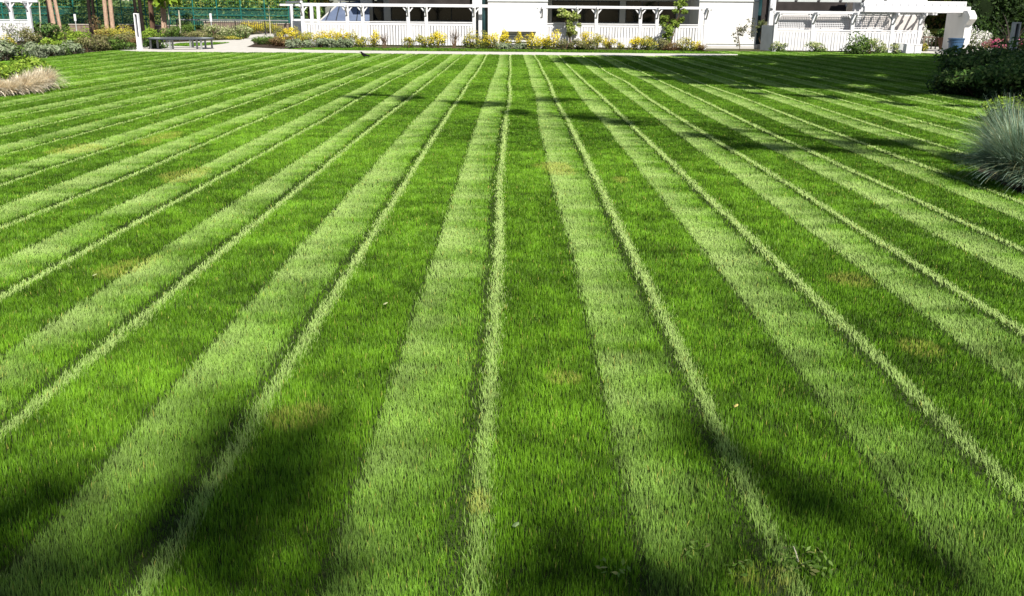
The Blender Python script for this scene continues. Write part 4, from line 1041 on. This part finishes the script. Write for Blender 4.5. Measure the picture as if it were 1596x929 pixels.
weed(1250, 893, .09, 'broad-leaved weed patch at the bottom right of the turf', 1, 90)
weed(1082, 872, .05, 'small clover cluster left of the larger weed patch', 2, 18)
weed(1155, 905, .05, 'clover cluster low near the bottom edge right of centre', 3, 18)
weed(955, 905, .05, 'clover cluster at the bottom edge near the centre', 4, 16)
b = MB(); x, y = G(1243, 884); b.tube([(x, y, .02), (x - .006, y + .01, .045), (x - .016, y + .014, .068)], [.003, .0025, .002], 5)
tag(b.build('dry_stalk', M_stem), 'dry upright straw stalk in the weed patch', 'stalk')

# ------------------------------------------------------------------ trees outside the picture whose crowns shade the lawn
K = 1 / math.tan(SUN_EL)
def over(gx, gy, h): return gx + SH.x * K * h, gy + SH.y * K * h
def shade_tree(label, trunk, th, r0, blobs, seed, leaf=.3, cover=2.2, cols=GREENS):
    L = []
    for gx, gy, h, R in blobs:
        x, y = over(gx, gy, h); L.append((x, y, h, R))
    big_tree('shade_tree', label, trunk[0], trunk[1], th, r0, L, M_barkbrown, cols, leaf=leaf, group='tall trees beside the lawn', seed=seed, cover=cover)
shade_poly = [G(*q) for q in [(925, 93), (1000, 90.5), (1160, 87.6), (1350, 88), (1700, 90), (1760, 158), (1600, 158), (1450, 150), (1350, 144), (1200, 138), (1110, 134), (1050, 121), (985, 109), (915, 101)]]
gl = []
rs = np.random.default_rng(5)
yy = 18.5
while yy < 41:
    xx = 1.5
    while xx < 30:
        gx, gy = xx + rs.normal(0, .25), yy + rs.normal(0, .25)
        if inpoly(np.array([gx]), np.array([gy]), shade_poly)[0]: gl.append((gx, gy, rs.uniform(12, 15), 1.5 if gy < 24 else 2.0))
        xx += 1.9
    yy += 1.9
spots = [G(*q) + (13, rr_) for q, rr_ in (((1290, 153), .35), ((1180, 147), .35), ((1400, 163), .4), ((1500, 168), .4), ((1240, 150), .3), ((1080, 131), .3), ((940, 106), .4))]
shade_tree('tall broad tree outside the right side of the lawn', (19.5, 22.5), 12, .35, [q for q in gl if q[0] < 14] + spots, 1, leaf=.30, cover=3.2)
shade_tree('second tall tree outside the right side of the lawn', (27, 20), 12, .35, [q for q in gl if q[0] >= 14], 2, leaf=.34, cover=3.0)
shade_tree('slender tree behind the camera to the right', (11.5, 1.5), 11, .2,
  [(-3.3, 19.4, 19, 0.61), (-2.1, 18.9, 19, 0.72), (-.75, 17.7, 19, 0.80), (.6, 16.2, 18, 0.80), (1.55, 15.2, 18, 0.80), (2.9, 13.6, 18, 0.72), (3.2, 12.4, 18, 0.72), (5.0, 12.6, 17, 0.65), (5.6, 12.4, 17, 0.58), (4.3, 12.0, 17, 0.51), (.9, 18.9, 19, 0.72)], 3, leaf=.15, cover=1.1)
shade_tree('large tree standing behind the camera on the left', (-3, -18), 13, .3,
  [G(370, 650) + (20, 0.23), G(430, 720) + (20, 0.33), G(330, 740) + (20, 0.28), G(530, 650) + (20, 0.14), G(500, 760) + (20, 0.28), G(300, 840) + (20, 0.28), G(430, 850) + (20, 0.33), G(150, 850) + (20, 0.31), G(60, 790) + (20, 0.30), G(20, 880) + (20, 0.31), G(490, 900) + (20, 0.20), G(400, 790) + (20, 0.31)], 4, leaf=.08, cover=1.5)
shade_tree('large tree standing behind the camera on the right', (13, -19), 13, .3,
  [G(1070, 670) + (20, 0.17), G(1130, 715) + (20, 0.20), G(1210, 760) + (20, 0.22), G(1300, 800) + (20, 0.17), G(970, 890) + (20, 0.21), G(860, 840) + (20, 0.20), G(1080, 920) + (20, 0.23), G(1180, 880) + (20, 0.18), G(820, 915) + (20, 0.20), G(1420, 870) + (20, 0.20)], 6, leaf=.08, cover=1.7)
